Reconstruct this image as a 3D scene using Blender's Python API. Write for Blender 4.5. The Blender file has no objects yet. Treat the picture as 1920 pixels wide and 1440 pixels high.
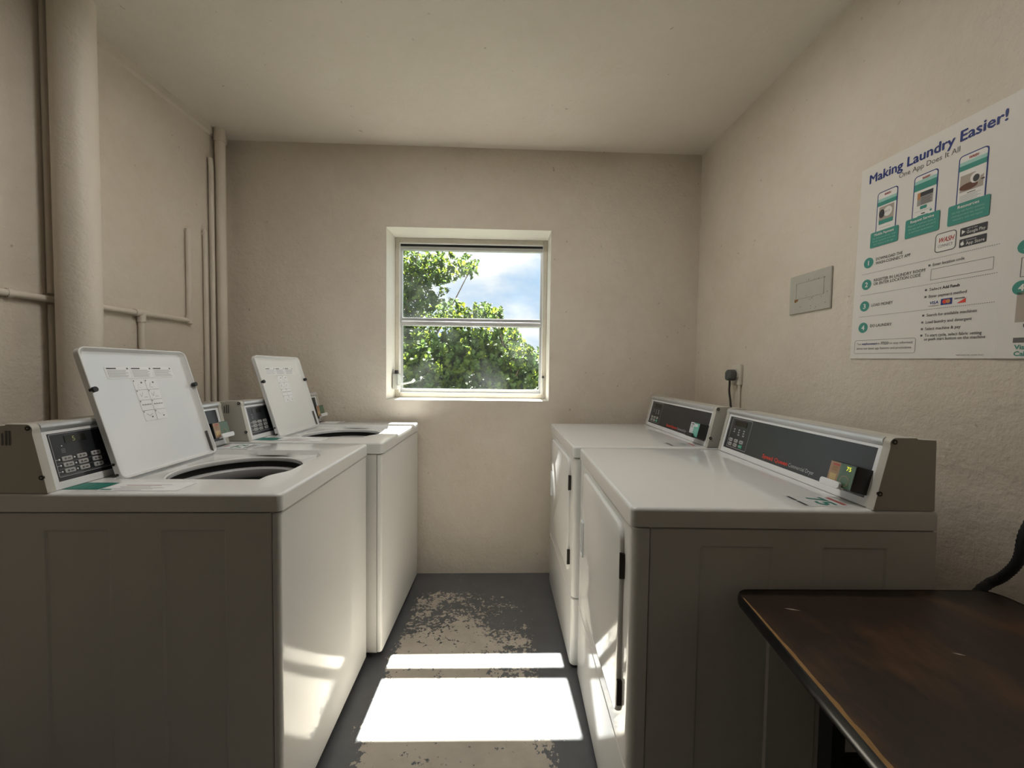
import bpy, bmesh, math, random
from math import sin, cos, pi, radians, sqrt
from mathutils import Vector, Matrix

random.seed(7)
S = bpy.context.scene
COL = S.collection

# ------------------------------------------------------------------ camera
F_PX = 750.281
yaw, pitch, roll = 0.0233, -0.0381, 0.0132
fwd = Vector((sin(yaw) * cos(pitch), cos(yaw) * cos(pitch), sin(pitch)))
rgt = Vector((cos(yaw), -sin(yaw), 0))
up = rgt.cross(fwd)
r2 = cos(roll) * rgt + sin(roll) * up
u2 = -sin(roll) * rgt + cos(roll) * up
cam_data = bpy.data.cameras.new('camera')
cam = bpy.data.objects.new('camera', cam_data)
COL.objects.link(cam)
cam.matrix_world = Matrix(((r2.x, u2.x, -fwd.x, 0), (r2.y, u2.y, -fwd.y, 0),
                           (r2.z, u2.z, -fwd.z, 1.2266), (0, 0, 0, 1)))
cam_data.sensor_fit = 'HORIZONTAL'
cam_data.sensor_width = 36.0
cam_data.lens = 36.0 * F_PX / 1920.0
cam_data.clip_start = 0.02
cam_data.clip_end = 500
S.camera = cam

# ------------------------------------------------------------------ exposure, sky, sun
S.view_settings.view_transform = 'Standard'
S.view_settings.look = 'None'
S.view_settings.gamma = 1.0
S.view_settings.use_curve_mapping = False
S.view_settings.exposure = 0.0

world = bpy.data.worlds.new('sky')
S.world = world
world.use_nodes = True
wn, wl = world.node_tree.nodes, world.node_tree.links
wn.clear()
w_out = wn.new('ShaderNodeOutputWorld')
w_bg = wn.new('ShaderNodeBackground')
w_tc = wn.new('ShaderNodeTexCoord')
w_map = wn.new('ShaderNodeMapping')
w_map.inputs['Scale'].default_value = (1.0, 1.0, 2.2)
w_map.inputs['Location'].default_value = (0.35, 0.2, 0.1)
w_noise = wn.new('ShaderNodeTexNoise')
w_noise.inputs['Scale'].default_value = 3.6
w_noise.inputs['Detail'].default_value = 8
w_noise.inputs['Roughness'].default_value = 0.55
w_ramp = wn.new('ShaderNodeValToRGB')
w_ramp.color_ramp.elements[0].position = 0.40
w_ramp.color_ramp.elements[0].color = (0.50, 0.68, 0.90, 1)
w_ramp.color_ramp.elements[1].position = 0.60
w_ramp.color_ramp.elements[1].color = (1.0, 1.0, 1.0, 1)
w_e = w_ramp.color_ramp.elements.new(0.50)
w_e.color = (0.70, 0.80, 0.93, 1)
wl.new(w_tc.outputs['Generated'], w_map.inputs['Vector'])
wl.new(w_map.outputs['Vector'], w_noise.inputs['Vector'])
wl.new(w_noise.outputs['Fac'], w_ramp.inputs['Fac'])
wl.new(w_ramp.outputs['Color'], w_bg.inputs['Color'])
w_bg.inputs['Strength'].default_value = 1.12
wl.new(w_bg.outputs['Background'], w_out.inputs['Surface'])

sun_data = bpy.data.lights.new('sun', 'SUN')
sun_data.energy = 45.0
sun_data.angle = radians(0.55)
sun_data.color = (1.0, 0.965, 0.91)
sun = bpy.data.objects.new('sun', sun_data)
COL.objects.link(sun)
sun.rotation_euler = Vector((0.035, -1.0, -1.52)).to_track_quat('-Z', 'Y').to_euler()

FILL_W = 12.0          # added fill light, unseen above the frame (built further down)

# ------------------------------------------------------------------ materials
def rgb(r, g, b):
    def f(c):
        c /= 255.0
        return c / 12.92 if c <= 0.04045 else ((c + 0.055) / 1.055) ** 2.4
    return (f(r), f(g), f(b), 1.0)

def mat(name, col, rough=0.5, metal=0.0, bump=None, coat=0.0, var=None, spec=None):
    m = bpy.data.materials.new(name)
    m.use_nodes = True
    n, l = m.node_tree.nodes, m.node_tree.links
    b = n['Principled BSDF']
    b.inputs['Base Color'].default_value = col if len(col) == 4 else (*col, 1)
    b.inputs['Roughness'].default_value = rough
    b.inputs['Metallic'].default_value = metal
    if spec is not None:
        b.inputs['Specular IOR Level'].default_value = spec
    if coat:
        b.inputs['Coat Weight'].default_value = coat
        b.inputs['Coat Roughness'].default_value = 0.08
    tc = n.new('ShaderNodeTexCoord')
    if var:                                        # (scale, amount): gentle mottling of the colour
        ns = n.new('ShaderNodeTexNoise')
        ns.inputs['Scale'].default_value = var[0]
        ns.inputs['Detail'].default_value = 5
        mx = n.new('ShaderNodeMix'); mx.data_type = 'RGBA'
        c = b.inputs['Base Color'].default_value
        mx.inputs[6].default_value = tuple(v * (1 - var[1]) for v in c[:3]) + (1,)
        mx.inputs[7].default_value = tuple(min(1, v * (1 + var[1])) for v in c[:3]) + (1,)
        l.new(tc.outputs['Object'], ns.inputs['Vector'])
        l.new(ns.outputs['Fac'], mx.inputs[0])
        l.new(mx.outputs[2], b.inputs['Base Color'])
    if bump:                                       # list of (scale, strength, distance)
        prev = None
        for sc, st, di in bump:
            ns = n.new('ShaderNodeTexNoise')
            ns.inputs['Scale'].default_value = sc
            ns.inputs['Detail'].default_value = 4
            bp = n.new('ShaderNodeBump')
            bp.inputs['Strength'].default_value = st
            bp.inputs['Distance'].default_value = di
            l.new(tc.outputs['Object'], ns.inputs['Vector'])
            l.new(ns.outputs['Fac'], bp.inputs['Height'])
            if prev: l.new(prev.outputs['Normal'], bp.inputs['Normal'])
            prev = bp
        l.new(prev.outputs['Normal'], b.inputs['Normal'])
    return m

def wall_material(name, col, stain, relief=1.0):
    m = mat(name, col, 0.62, bump=[(9, 0.35 * relief, 0.02), (60, 0.42 * relief, 0.006), (170, 0.45 * relief, 0.0025)])
    n, l = m.node_tree.nodes, m.node_tree.links
    b = n['Principled BSDF']
    tc = n.new('ShaderNodeTexCoord')
    big = n.new('ShaderNodeTexNoise'); big.inputs['Scale'].default_value = 1.7; big.inputs['Detail'].default_value = 6
    fine = n.new('ShaderNodeTexNoise'); fine.inputs['Scale'].default_value = 24; fine.inputs['Detail'].default_value = 3
    l.new(tc.outputs['Object'], big.inputs['Vector']); l.new(tc.outputs['Object'], fine.inputs['Vector'])
    add = n.new('ShaderNodeMath'); add.operation = 'MULTIPLY_ADD'
    l.new(fine.outputs['Fac'], add.inputs[0]); add.inputs[1].default_value = 0.25
    l.new(big.outputs['Fac'], add.inputs[2])
    rp = n.new('ShaderNodeValToRGB')
    rp.color_ramp.elements[0].position = 0.42; rp.color_ramp.elements[1].position = 0.82
    rp.color_ramp.elements[0].color = tuple(c * s for c, s in zip(col[:3], stain)) + (1,)
    rp.color_ramp.elements[1].color = tuple(c * 1.03 for c in col[:3]) + (1,)
    l.new(add.outputs[0], rp.inputs['Fac'])
    # sparse small specks and scuffs
    sp_n = n.new('ShaderNodeTexNoise'); sp_n.inputs['Scale'].default_value = 34; sp_n.inputs['Detail'].default_value = 2
    l.new(tc.outputs['Object'], sp_n.inputs['Vector'])
    sr = n.new('ShaderNodeMapRange'); l.new(sp_n.outputs['Fac'], sr.inputs[0])
    sr.inputs[1].default_value = 0.735; sr.inputs[2].default_value = 0.78; sr.inputs[3].default_value = 0.0; sr.inputs[4].default_value = 0.45
    mx = n.new('ShaderNodeMix'); mx.data_type = 'RGBA'
    l.new(sr.outputs[0], mx.inputs[0]); l.new(rp.outputs['Color'], mx.inputs[6]); mx.inputs[7].default_value = (0.22, 0.18, 0.13, 1)
    l.new(mx.outputs[2], b.inputs['Base Color'])
    return m

PAINT = (0.72, 0.655, 0.565)
M = {}
M['wall'] = wall_material('beige_wall_paint', PAINT, (0.90, 0.88, 0.85))
M['ceiling'] = wall_material('beige_ceiling_paint', (0.74, 0.68, 0.60), (0.95, 0.94, 0.92), 0.55)
M['pipe'] = mat('painted_pipe', PAINT, 0.5, bump=[(40, 0.35, 0.006), (120, 0.3, 0.002)], var=(6, 0.05))
M['reveal'] = mat('reveal_paint', (0.68, 0.65, 0.59), 0.55, bump=[(30, 0.3, 0.006)], var=(5, 0.07))
M['enamel'] = mat('white_enamel', (0.79, 0.795, 0.785), 0.10, spec=0.55, bump=[(11, 0.012, 0.002)], coat=0.3)
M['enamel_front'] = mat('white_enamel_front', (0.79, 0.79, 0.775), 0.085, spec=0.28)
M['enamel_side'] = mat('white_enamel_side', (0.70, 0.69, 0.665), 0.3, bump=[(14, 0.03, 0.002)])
M['bisque'] = mat('bisque_plastic', (0.56, 0.54, 0.48), 0.42, bump=[(260, 0.2, 0.001)])
M['trim'] = mat('bright_trim', (0.80, 0.81, 0.82), 0.22, coat=0.2)
M['alu'] = mat('satin_aluminium_rail', (0.68, 0.70, 0.72), 0.3, metal=0.6)
M['panel'] = mat('charcoal_control_panel', (0.022, 0.024, 0.028), 0.28, spec=0.6)
M['black'] = mat('black_plastic', (0.012, 0.012, 0.013), 0.4)
M['screw'] = mat('dark_screw', (0.05, 0.045, 0.04), 0.35, metal=0.7)
M['rubber'] = mat('dark_rubber', (0.03, 0.032, 0.035), 0.6)
M['key'] = mat('grey_key', (0.45, 0.45, 0.44), 0.45)
M['key_green'] = mat('green_key', (0.03, 0.36, 0.20), 0.45)
M['lcd'] = mat('dark_display', (0.008, 0.009, 0.007), 0.15)
M['line'] = mat('pale_print', (0.55, 0.56, 0.58), 0.5)
M['red'] = mat('red_print', (0.75, 0.06, 0.035), 0.5)
M['tub'] = mat('tub_plastic', (0.50, 0.50, 0.50), 0.4)
M['basket'] = mat('basket_metal', (0.16, 0.16, 0.165), 0.35, metal=0.5)
M['gap_shade'] = mat('gap_shade_black', (0.012, 0.012, 0.012), 0.6)  # near-black: shade inside narrow gaps, put in as colour
M['paper'] = mat('white_label', (0.88, 0.89, 0.90), 0.4)
M['ink'] = mat('dark_ink', (0.05, 0.05, 0.055), 0.5)
M['ink_grey'] = mat('grey_ink', (0.13, 0.125, 0.12), 0.5)
M['ink_pale'] = mat('pale_ink', (0.42, 0.43, 0.45), 0.5)
M['ink_red'] = mat('red_ink', (0.45, 0.10, 0.08), 0.5)
M['teal'] = mat('teal_print', (0.055, 0.29, 0.235), 0.45)
M['teal_dark'] = mat('teal_dark_print', (0.02, 0.19, 0.15), 0.45)
M['teal_pale'] = mat('teal_pale_print', (0.35, 0.60, 0.54), 0.45)
M['navy'] = mat('navy_print', (0.025, 0.045, 0.20), 0.45)
M['board'] = mat('white_board', (0.76, 0.73, 0.68), 0.35, var=(30, 0.02))
M['board_white'] = mat('white_print', (0.80, 0.78, 0.74), 0.45)
M['photo_tan'] = mat('photo_tan', (0.42, 0.36, 0.30), 0.45)
M['photo_brown'] = mat('photo_brown', (0.14, 0.06, 0.04), 0.45)
M['photo_grey'] = mat('photo_grey', (0.35, 0.33, 0.31), 0.45)
M['orange'] = mat('orange_print', (0.55, 0.24, 0.09), 0.45)
M['reader_green'] = mat('reader_green_face', (0.09, 0.16, 0.10), 0.25)
M['reader_tan'] = mat('reader_tan_face', (0.38, 0.24, 0.15), 0.3)
M['reader_gold'] = mat('reader_gold_square', (0.55, 0.40, 0.18), 0.35)
M['reader_teal'] = mat('reader_teal_face', (0.16, 0.52, 0.42), 0.3)
M['reader_white'] = mat('reader_white_face', (0.72, 0.74, 0.76), 0.3)
M['reader_case'] = mat('reader_case', (0.035, 0.032, 0.030), 0.35)
M['plate'] = mat('grey_painted_plate', (0.47, 0.46, 0.40), 0.55, bump=[(80, 0.2, 0.002)], var=(14, 0.08))
M['ivory'] = mat('ivory_plastic', (0.66, 0.62, 0.54), 0.4)
M['rust'] = mat('rust', (0.28, 0.15, 0.05), 0.8)
M['plug'] = mat('grey_plug', (0.075, 0.080, 0.078), 0.45)
M['cable'] = mat('brown_grey_cable', (0.06, 0.05, 0.045), 0.5)
M['frame'] = mat('painted_window_frame', (0.56, 0.52, 0.44), 0.5, bump=[(50, 0.3, 0.003)], var=(25, 0.12))
M['sash'] = mat('aluminium_sash', (0.62, 0.63, 0.64), 0.35, metal=0.55, var=(20, 0.08))
M['white_seal'] = mat('white_seal', (0.80, 0.80, 0.78), 0.5)
M['crank'] = mat('crank_grey', (0.50, 0.51, 0.48), 0.35, metal=0.3)
M['steel'] = mat('black_steel', (0.010, 0.010, 0.011), 0.35)
M['edge'] = mat('black_table_edge', (0.012, 0.012, 0.012), 0.25)
M['fill_case'] = mat('white_fill_case', (0.8, 0.8, 0.78), 0.4)

def emit(name, col, s):
    m = bpy.data.materials.new(name); m.use_nodes = True
    b = m.node_tree.nodes['Principled BSDF']
    b.inputs['Base Color'].default_value = (*col, 1)
    b.inputs['Emission Color'].default_value = (*col, 1)
    b.inputs['Emission Strength'].default_value = s
    return m
M['led'] = emit('yellow_led', (0.85, 0.85, 0.05), 1.0)
M['led_dim'] = emit('dim_led', (0.25, 0.25, 0.10), 0.25)

def glass_material():
    m = bpy.data.materials.new('window_glass'); m.use_nodes = True
    n, l = m.node_tree.nodes, m.node_tree.links
    n.clear()
    out = n.new('ShaderNodeOutputMaterial')
    tr = n.new('ShaderNodeBsdfTransparent'); tr.inputs['Color'].default_value = (0.96, 0.98, 0.975, 1)
    gl = n.new('ShaderNodeBsdfGlossy'); gl.inputs['Roughness'].default_value = 0.02
    lw = n.new('ShaderNodeLayerWeight'); lw.inputs['Blend'].default_value = 0.5
    pw = n.new('ShaderNodeMath'); pw.operation = 'POWER'; l.new(lw.outputs['Facing'], pw.inputs[0]); pw.inputs[1].default_value = 5
    fr = n.new('ShaderNodeMath'); fr.operation = 'MULTIPLY_ADD'; l.new(pw.outputs[0], fr.inputs[0])
    fr.inputs[1].default_value = 0.9; fr.inputs[2].default_value = 0.03
    m1 = n.new('ShaderNodeMixShader')
    l.new(fr.outputs[0], m1.inputs[0]); l.new(tr.outputs[0], m1.inputs[1]); l.new(gl.outputs[0], m1.inputs[2])
    df = n.new('ShaderNodeBsdfTranslucent'); df.inputs['Color'].default_value = (0.8, 0.85, 0.86, 1)
    m2 = n.new('ShaderNodeMixShader')
    tc = n.new('ShaderNodeTexCoord')
    ns = n.new('ShaderNodeTexNoise'); ns.inputs['Scale'].default_value = 5; ns.inputs['Detail'].default_value = 4
    l.new(tc.outputs['Object'], ns.inputs['Vector'])
    rp = n.new('ShaderNodeMapRange')
    rp.inputs[1].default_value = 0.45; rp.inputs[2].default_value = 0.75
    rp.inputs[3].default_value = 0.002; rp.inputs[4].default_value = 0.013
    l.new(ns.outputs['Fac'], rp.inputs[0])
    l.new(rp.outputs[0], m2.inputs[0])
    l.new(m1.outputs[0], m2.inputs[1]); l.new(df.outputs[0], m2.inputs[2])
    l.new(m2.outputs[0], out.inputs['Surface'])
    return m
M['glass'] = glass_material()

def leaf_material(name, col, tcol):
    m = bpy.data.materials.new(name); m.use_nodes = True
    n, l = m.node_tree.nodes, m.node_tree.links
    n.clear()
    out = n.new('ShaderNodeOutputMaterial')
    oi = n.new('ShaderNodeNewGeometry')
    df = n.new('ShaderNodeBsdfPrincipled')
    df.inputs['Base Color'].default_value = (*col, 1); df.inputs['Roughness'].default_value = 0.5; df.inputs['Specular IOR Level'].default_value = 0.2
    tl = n.new('ShaderNodeBsdfTranslucent')
    mx = n.new('ShaderNodeMix'); mx.data_type = 'RGBA'
    mx.inputs[6].default_value = (*tcol, 1)
    mx.inputs[7].default_value = (tcol[0] * 0.45, tcol[1] * 0.62, tcol[2] * 0.8, 1)
    l.new(oi.outputs['Random Per Island'], mx.inputs[0])
    l.new(mx.outputs[2], tl.inputs['Color'])
    ms = n.new('ShaderNodeMixShader'); ms.inputs[0].default_value = 0.5
    l.new(df.outputs[0], ms.inputs[1]); l.new(tl.outputs[0], ms.inputs[2])
    l.new(ms.outputs[0], out.inputs['Surface'])
    return m
M['leaf'] = leaf_material('bright_leaf', (0.060, 0.105, 0.018), (0.38, 0.43, 0.04))
M['leaf_dark'] = leaf_material('mid_leaf', (0.055, 0.10, 0.032), (0.22, 0.31, 0.06))
M['bark'] = mat('bark', (0.12, 0.09, 0.06), 0.85, bump=[(30, 0.6, 0.02)])
M['ground'] = mat('outdoor_ground', (0.035, 0.045, 0.02), 0.9, var=(2, 0.2))

def floor_material():
    m = mat('worn_painted_floor', (0.1, 0.1, 0.1), 0.45)
    n, l = m.node_tree.nodes, m.node_tree.links
    b = n['Principled BSDF']
    geo = n.new('ShaderNodeTexCoord')
    sx = n.new('ShaderNodeSeparateXYZ'); l.new(geo.outputs['Object'], sx.inputs[0])
    def math_(op, a, bb=None, c=None):
        q = n.new('ShaderNodeMath'); q.operation = op
        for i, v in enumerate((a, bb, c)):
            if v is None: continue
            if isinstance(v, (int, float)): q.inputs[i].default_value = v
            else: l.new(v, q.inputs[i])
        return q.outputs[0]
    def noise(sc, det, rough=0.6, off=(0, 0, 0)):
        mp = n.new('ShaderNodeMapping'); mp.inputs['Location'].default_value = off
        l.new(geo.outputs['Object'], mp.inputs[0])
        q = n.new('ShaderNodeTexNoise'); q.inputs['Scale'].default_value = sc
        q.inputs['Detail'].default_value = det; q.inputs['Roughness'].default_value = rough
        l.new(mp.outputs[0], q.inputs['Vector'])
        return q.outputs['Fac']
    # worn lane down the middle of the aisle, with more paint left at the far end and on the right
    def ramp(src, a0, a1, b0, b1, smooth=True):
        q = n.new('ShaderNodeMapRange')
        if smooth: q.interpolation_type = 'SMOOTHSTEP'
        l.new(src, q.inputs[0]); q.inputs[1].default_value = a0; q.inputs[2].default_value = a1
        q.inputs[3].default_value = b0; q.inputs[4].default_value = b1
        return q.outputs[0]
    left = ramp(sx.outputs[0], -0.52, -0.41, 0, 1)
    right = ramp(sx.outputs[0], 0.10, 0.27, 1, 0)
    far_ = ramp(sx.outputs[1], 1.70, 1.92, 0, 0.24)
    end_ = ramp(sx.outputs[1], 2.06, 2.26, 0, 0.35)
    rside = math_('MULTIPLY', ramp(sx.outputs[0], -0.20, 0.08, 0, 0.20), ramp(sx.outputs[1], 1.35, 1.60, 0, 1))
    lane = math_('MULTIPLY', math_('MULTIPLY', left, right), 0.72)
    lane = math_('SUBTRACT', math_('SUBTRACT', math_('SUBTRACT', lane, far_), end_), rside)
    n1 = noise(4.2, 3, 0.55, (0.4, 0.9, 0)); n2 = noise(19, 6, 0.74, (3, 1, 0)); n3 = noise(62, 4, 0.65)
    v = math_('MULTIPLY_ADD', math_('SUBTRACT', n1, 0.5), 0.8, lane)
    v = math_('MULTIPLY_ADD', math_('SUBTRACT', n2, 0.5), 1.45, v)
    v = math_('MULTIPLY_ADD', math_('SUBTRACT', n3, 0.5), 1.2, v)
    mask = n.new('ShaderNodeMapRange'); l.new(v, mask.inputs[0])
    mask.inputs[1].default_value = 0.485; mask.inputs[2].default_value = 0.50
    worn = n.new('ShaderNodeValToRGB')
    worn.color_ramp.elements[0].position = 0.3; worn.color_ramp.elements[0].color = (0.42, 0.375, 0.315, 1)
    worn.color_ramp.elements[1].position = 0.7; worn.color_ramp.elements[1].color = (0.53, 0.48, 0.41, 1)
    l.new(noise(9, 6), worn.inputs['Fac'])
    paint = n.new('ShaderNodeValToRGB')
    paint.color_ramp.elements[0].position = 0.3; paint.color_ramp.elements[0].color = (0.085, 0.088, 0.094, 1)
    paint.color_ramp.elements[1].position = 0.75; paint.color_ramp.elements[1].color = (0.13, 0.135, 0.142, 1)
    l.new(noise(5, 6), paint.inputs['Fac'])
    mx = n.new('ShaderNodeMix'); mx.data_type = 'RGBA'
    l.new(mask.outputs[0], mx.inputs[0]); l.new(paint.outputs['Color'], mx.inputs[6]); l.new(worn.outputs['Color'], mx.inputs[7])
    l.new(mx.outputs[2], b.inputs['Base Color'])
    rr = n.new('ShaderNodeMapRange'); l.new(mask.outputs[0], rr.inputs[0])
    rr.inputs[3].default_value = 0.33; rr.inputs[4].default_value = 0.6
    l.new(rr.outputs[0], b.inputs['Roughness'])
    bp = n.new('ShaderNodeBump'); bp.inputs['Strength'].default_value = 0.5; bp.inputs['Distance'].default_value = 0.002
    bp.invert = True
    l.new(math_('MULTIPLY_ADD', n3, 0.3, mask.outputs[0]), bp.inputs['Height'])
    l.new(bp.outputs['Normal'], b.inputs['Normal'])
    return m
M['floor'] = floor_material()

def table_material():
    m = mat('worn_dark_laminate', (0.05, 0.03, 0.02), 0.42)
    n, l = m.node_tree.nodes, m.node_tree.links
    b = n['Principled BSDF']
    tc = n.new('ShaderNodeTexCoord')
    mp = n.new('ShaderNodeMapping'); mp.inputs['Scale'].default_value = (5.5, 1.6, 1)
    mp.inputs['Rotation'].default_value = (0, 0, radians(-6)); l.new(tc.outputs['Object'], mp.inputs[0])
    grain = n.new('ShaderNodeTexNoise'); grain.inputs['Scale'].default_value = 6; grain.inputs['Detail'].default_value = 8
    grain.inputs['Roughness'].default_value = 0.7; l.new(mp.outputs[0], grain.inputs['Vector'])
    mp2 = n.new('ShaderNodeMapping'); mp2.inputs['Scale'].default_value = (2.6, 1.2, 1)
    mp2.inputs['Location'].default_value = (0.25, 0.55, 0); l.new(tc.outputs['Object'], mp2.inputs[0])
    wear = n.new('ShaderNodeTexNoise'); wear.inputs['Scale'].default_value = 2.6; wear.inputs['Detail'].default_value = 7
    wear.inputs['Roughness'].default_value = 0.62; l.new(mp2.outputs[0], wear.inputs['Vector'])
    r1 = n.new('ShaderNodeValToRGB')
    r1.color_ramp.elements[0].position = 0.3; r1.color_ramp.elements[0].color = (0.020, 0.012, 0.009, 1)
    r1.color_ramp.elements[1].position = 0.75; r1.color_ramp.elements[1].color = (0.040, 0.024, 0.017, 1)
    l.new(grain.outputs['Fac'], r1.inputs['Fac'])
    r2_ = n.new('ShaderNodeValToRGB')
    r2_.color_ramp.elements[0].position = 0.50; r2_.color_ramp.elements[0].color = (0, 0, 0, 1)
    r2_.color_ramp.elements[1].position = 0.70; r2_.color_ramp.elements[1].color = (1, 1, 1, 1)
    l.new(wear.outputs['Fac'], r2_.inputs['Fac'])
    mx = n.new('ShaderNodeMix'); mx.data_type = 'RGBA'
    l.new(r2_.outputs['Color'], mx.inputs[0]); l.new(r1.outputs['Color'], mx.inputs[6])
    mx.inputs[7].default_value = (0.12, 0.056, 0.024, 1)
    l.new(mx.outputs[2], b.inputs['Base Color'])
    bp = n.new('ShaderNodeBump'); bp.inputs['Strength'].default_value = 0.25; bp.inputs['Distance'].default_value = 0.001
    l.new(grain.outputs['Fac'], bp.inputs['Height']); l.new(bp.outputs['Normal'], b.inputs['Normal'])
    return m
M['table'] = table_material()
M['chipboard'] = mat('exposed_chipboard', (0.30, 0.17, 0.06), 0.7, bump=[(160, 0.6, 0.002)], var=(70, 0.35))

# ------------------------------------------------------------------ mesh helpers
class G:
    """collects vertices and faces (with a material slot each) for ONE mesh object"""
    def __init__(s): s.v, s.f, s.mi, s.mats = [], [], [], []
    def slot(s, m):
        if m not in s.mats: s.mats.append(m)
        return s.mats.index(m)
    def add(s, verts, faces, m='enamel'):
        k = len(s.v); s.v += [tuple(p) for p in verts]
        s.f += [tuple(i + k for i in f) for f in faces]
        s.mi += [s.slot(m)] * len(faces)
    def box(s, x0, x1, y0, y1, z0, z1, m='enamel', bev=0.0, seg=2):
        if bev <= 0:
            v = [(x, y, z) for z in (z0, z1) for y in (y0, y1) for x in (x0, x1)]
            s.add(v, [(0, 2, 3, 1), (4, 5, 7, 6), (0, 1, 5, 4), (2, 6, 7, 3), (0, 4, 6, 2), (1, 3, 7, 5)], m)
            return
        bm = bmesh.new()
        bmesh.ops.create_cube(bm, size=1)
        for v in bm.verts:
            v.co = Vector(((x0 + x1) / 2 + v.co.x * (x1 - x0), (y0 + y1) / 2 + v.co.y * (y1 - y0), (z0 + z1) / 2 + v.co.z * (z1 - z0)))
        bmesh.ops.bevel(bm, geom=bm.edges[:], offset=bev, segments=seg, profile=0.5, affect='EDGES')
        s.from_bm(bm, m)
    def from_bm(s, bm, m, mtx=None):
        bm.verts.index_update()
        s.add([(mtx @ v.co if mtx else v.co) for v in bm.verts], [[v.index for v in f.verts] for f in bm.faces], m)
        bm.free()
    def loft(s, loops, m='enamel', cap0=False, cap1=False, closed=True):
        n = len(loops[0]); v = [p for lp in loops for p in lp]; f = []
        for k in range(len(loops) - 1):
            for i in range(n if closed else n - 1):
                j = (i + 1) % n
                f.append((k * n + i, k * n + j, (k + 1) * n + j, (k + 1) * n + i))
        if cap0: f.append(tuple(range(n - 1, -1, -1)))
        if cap1: f.append(tuple((len(loops) - 1) * n + i for i in range(n)))
        s.add(v, f, m)
    def prism(s, pts, axis, a0, a1, m='enamel'):
        """2-D outline swept along an axis; pts are the two other coordinates in xyz order"""
        def P(p, a): return {'x': (a, p[0], p[1]), 'y': (p[0], a, p[1]), 'z': (p[0], p[1], a)}[axis]
        s.loft([[P(p, a0) for p in pts], [P(p, a1) for p in pts]], m, True, True)
    def cyl(s, p, q, r, m='enamel', n=16, r1=None, caps=True):
        s.tube([p, q], [r, r if r1 is None else r1], m, n, caps)
    def tube(s, path, r, m='enamel', n=12, caps=True):
        P = [Vector(p) for p in path]
        if isinstance(r, (int, float)): r = [r] * len(P)
        loops = []; nrm = None
        for i, p in enumerate(P):
            t = (P[min(i + 1, len(P) - 1)] - P[max(i - 1, 0)]).normalized()
            if nrm is None:
                a = Vector((0, 0, 1)) if abs(t.z) < 0.9 else Vector((1, 0, 0))
                nrm = t.cross(a).normalized()
            else:
                nrm = (nrm - t * nrm.dot(t)).normalized()
            b = t.cross(nrm)
            loops.append([p + r[i] * (cos(2 * pi * k / n) * nrm + sin(2 * pi * k / n) * b) for k in range(n)])
        s.loft(loops, m, caps, caps)
    def build(s, name, parent=None, label=None, kind=None, smooth=0.6):
        me = bpy.data.meshes.new(name)
        me.from_pydata(s.v, [], s.f)
        for mm in s.mats: me.materials.append(M[mm])
        me.polygons.foreach_set('material_index', s.mi)
        bm = bmesh.new(); bm.from_mesh(me)
        if not getattr(s, 'flat', False): bmesh.ops.recalc_face_normals(bm, faces=bm.faces[:])
        bm.to_mesh(me); bm.free()
        if smooth:
            me.polygons.foreach_set('use_smooth', [True] * len(me.polygons))
            me.set_sharp_from_angle(angle=smooth)
        me.update()
        o = bpy.data.objects.new(name, me); COL.objects.link(o)
        if parent: o.parent = parent
        if label: o['label'] = label
        if kind: o['kind'] = kind
        return o

def rrect(x0, x1, y0, y1, r, z, k=6):
    """rounded rectangle loop, 4*k points, counter-clockwise, starting at lower right corner"""
    out = []
    for cx, cy, a0 in ((x1 - r, y0 + r, -pi / 2), (x1 - r, y1 - r, 0), (x0 + r, y1 - r, pi / 2), (x0 + r, y0 + r, pi)):
        for i in range(k):
            a = a0 + (pi / 2) * i / (k - 1)
            out.append((cx + r * cos(a), cy + r * sin(a), z))
    return out

def smooth_path(pts, n=8):
    P = [Vector(p) for p in pts]; out = []
    for i in range(len(P) - 1):
        p0 = P[max(i - 1, 0)]; p1 = P[i]; p2 = P[i + 1]; p3 = P[min(i + 2, len(P) - 1)]
        for k in range(n):
            t = k / n
            out.append(0.5 * ((2 * p1) + (p2 - p0) * t + (2 * p0 - 5 * p1 + 4 * p2 - p3) * t * t + (3 * p1 - p0 - 3 * p2 + p3) * t ** 3))
    out.append(P[-1]); return out

def empty(name, loc, rz=0.0, label=None, cat=None, group=None, kind=None, ry=0.0):
    o = bpy.data.objects.new(name, None); COL.objects.link(o)
    o.location = loc; o.rotation_euler = (0, ry, rz)
    o.empty_display_size = 0.1
    if label: o['label'] = label
    if cat: o['category'] = cat
    if group: o['group'] = group
    if kind: o['kind'] = kind
    return o

def tag(o, label, cat, group=None):
    o['label'] = label; o['category'] = cat
    if group: o['group'] = group
    return o

_text_cache = {}
def text_mesh(s):
    key = s
    if key in _text_cache: return _text_cache[key]
    c = bpy.data.curves.new('t', 'FONT'); c.body = s; c.size = 1.0
    c.resolution_u = 2; c.fill_mode = 'FRONT'
    o = bpy.data.objects.new('t', c); COL.objects.link(o)
    dg = bpy.context.evaluated_depsgraph_get()
    me = bpy.data.meshes.new_from_object(o.evaluated_get(dg))
    v = [(p.co.x, p.co.y) for p in me.vertices]; f = [tuple(p.vertices) for p in me.polygons]
    bpy.data.objects.remove(o); bpy.data.curves.remove(c); bpy.data.meshes.remove(me)
    _text_cache[key] = (v, f)
    return v, f

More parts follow.
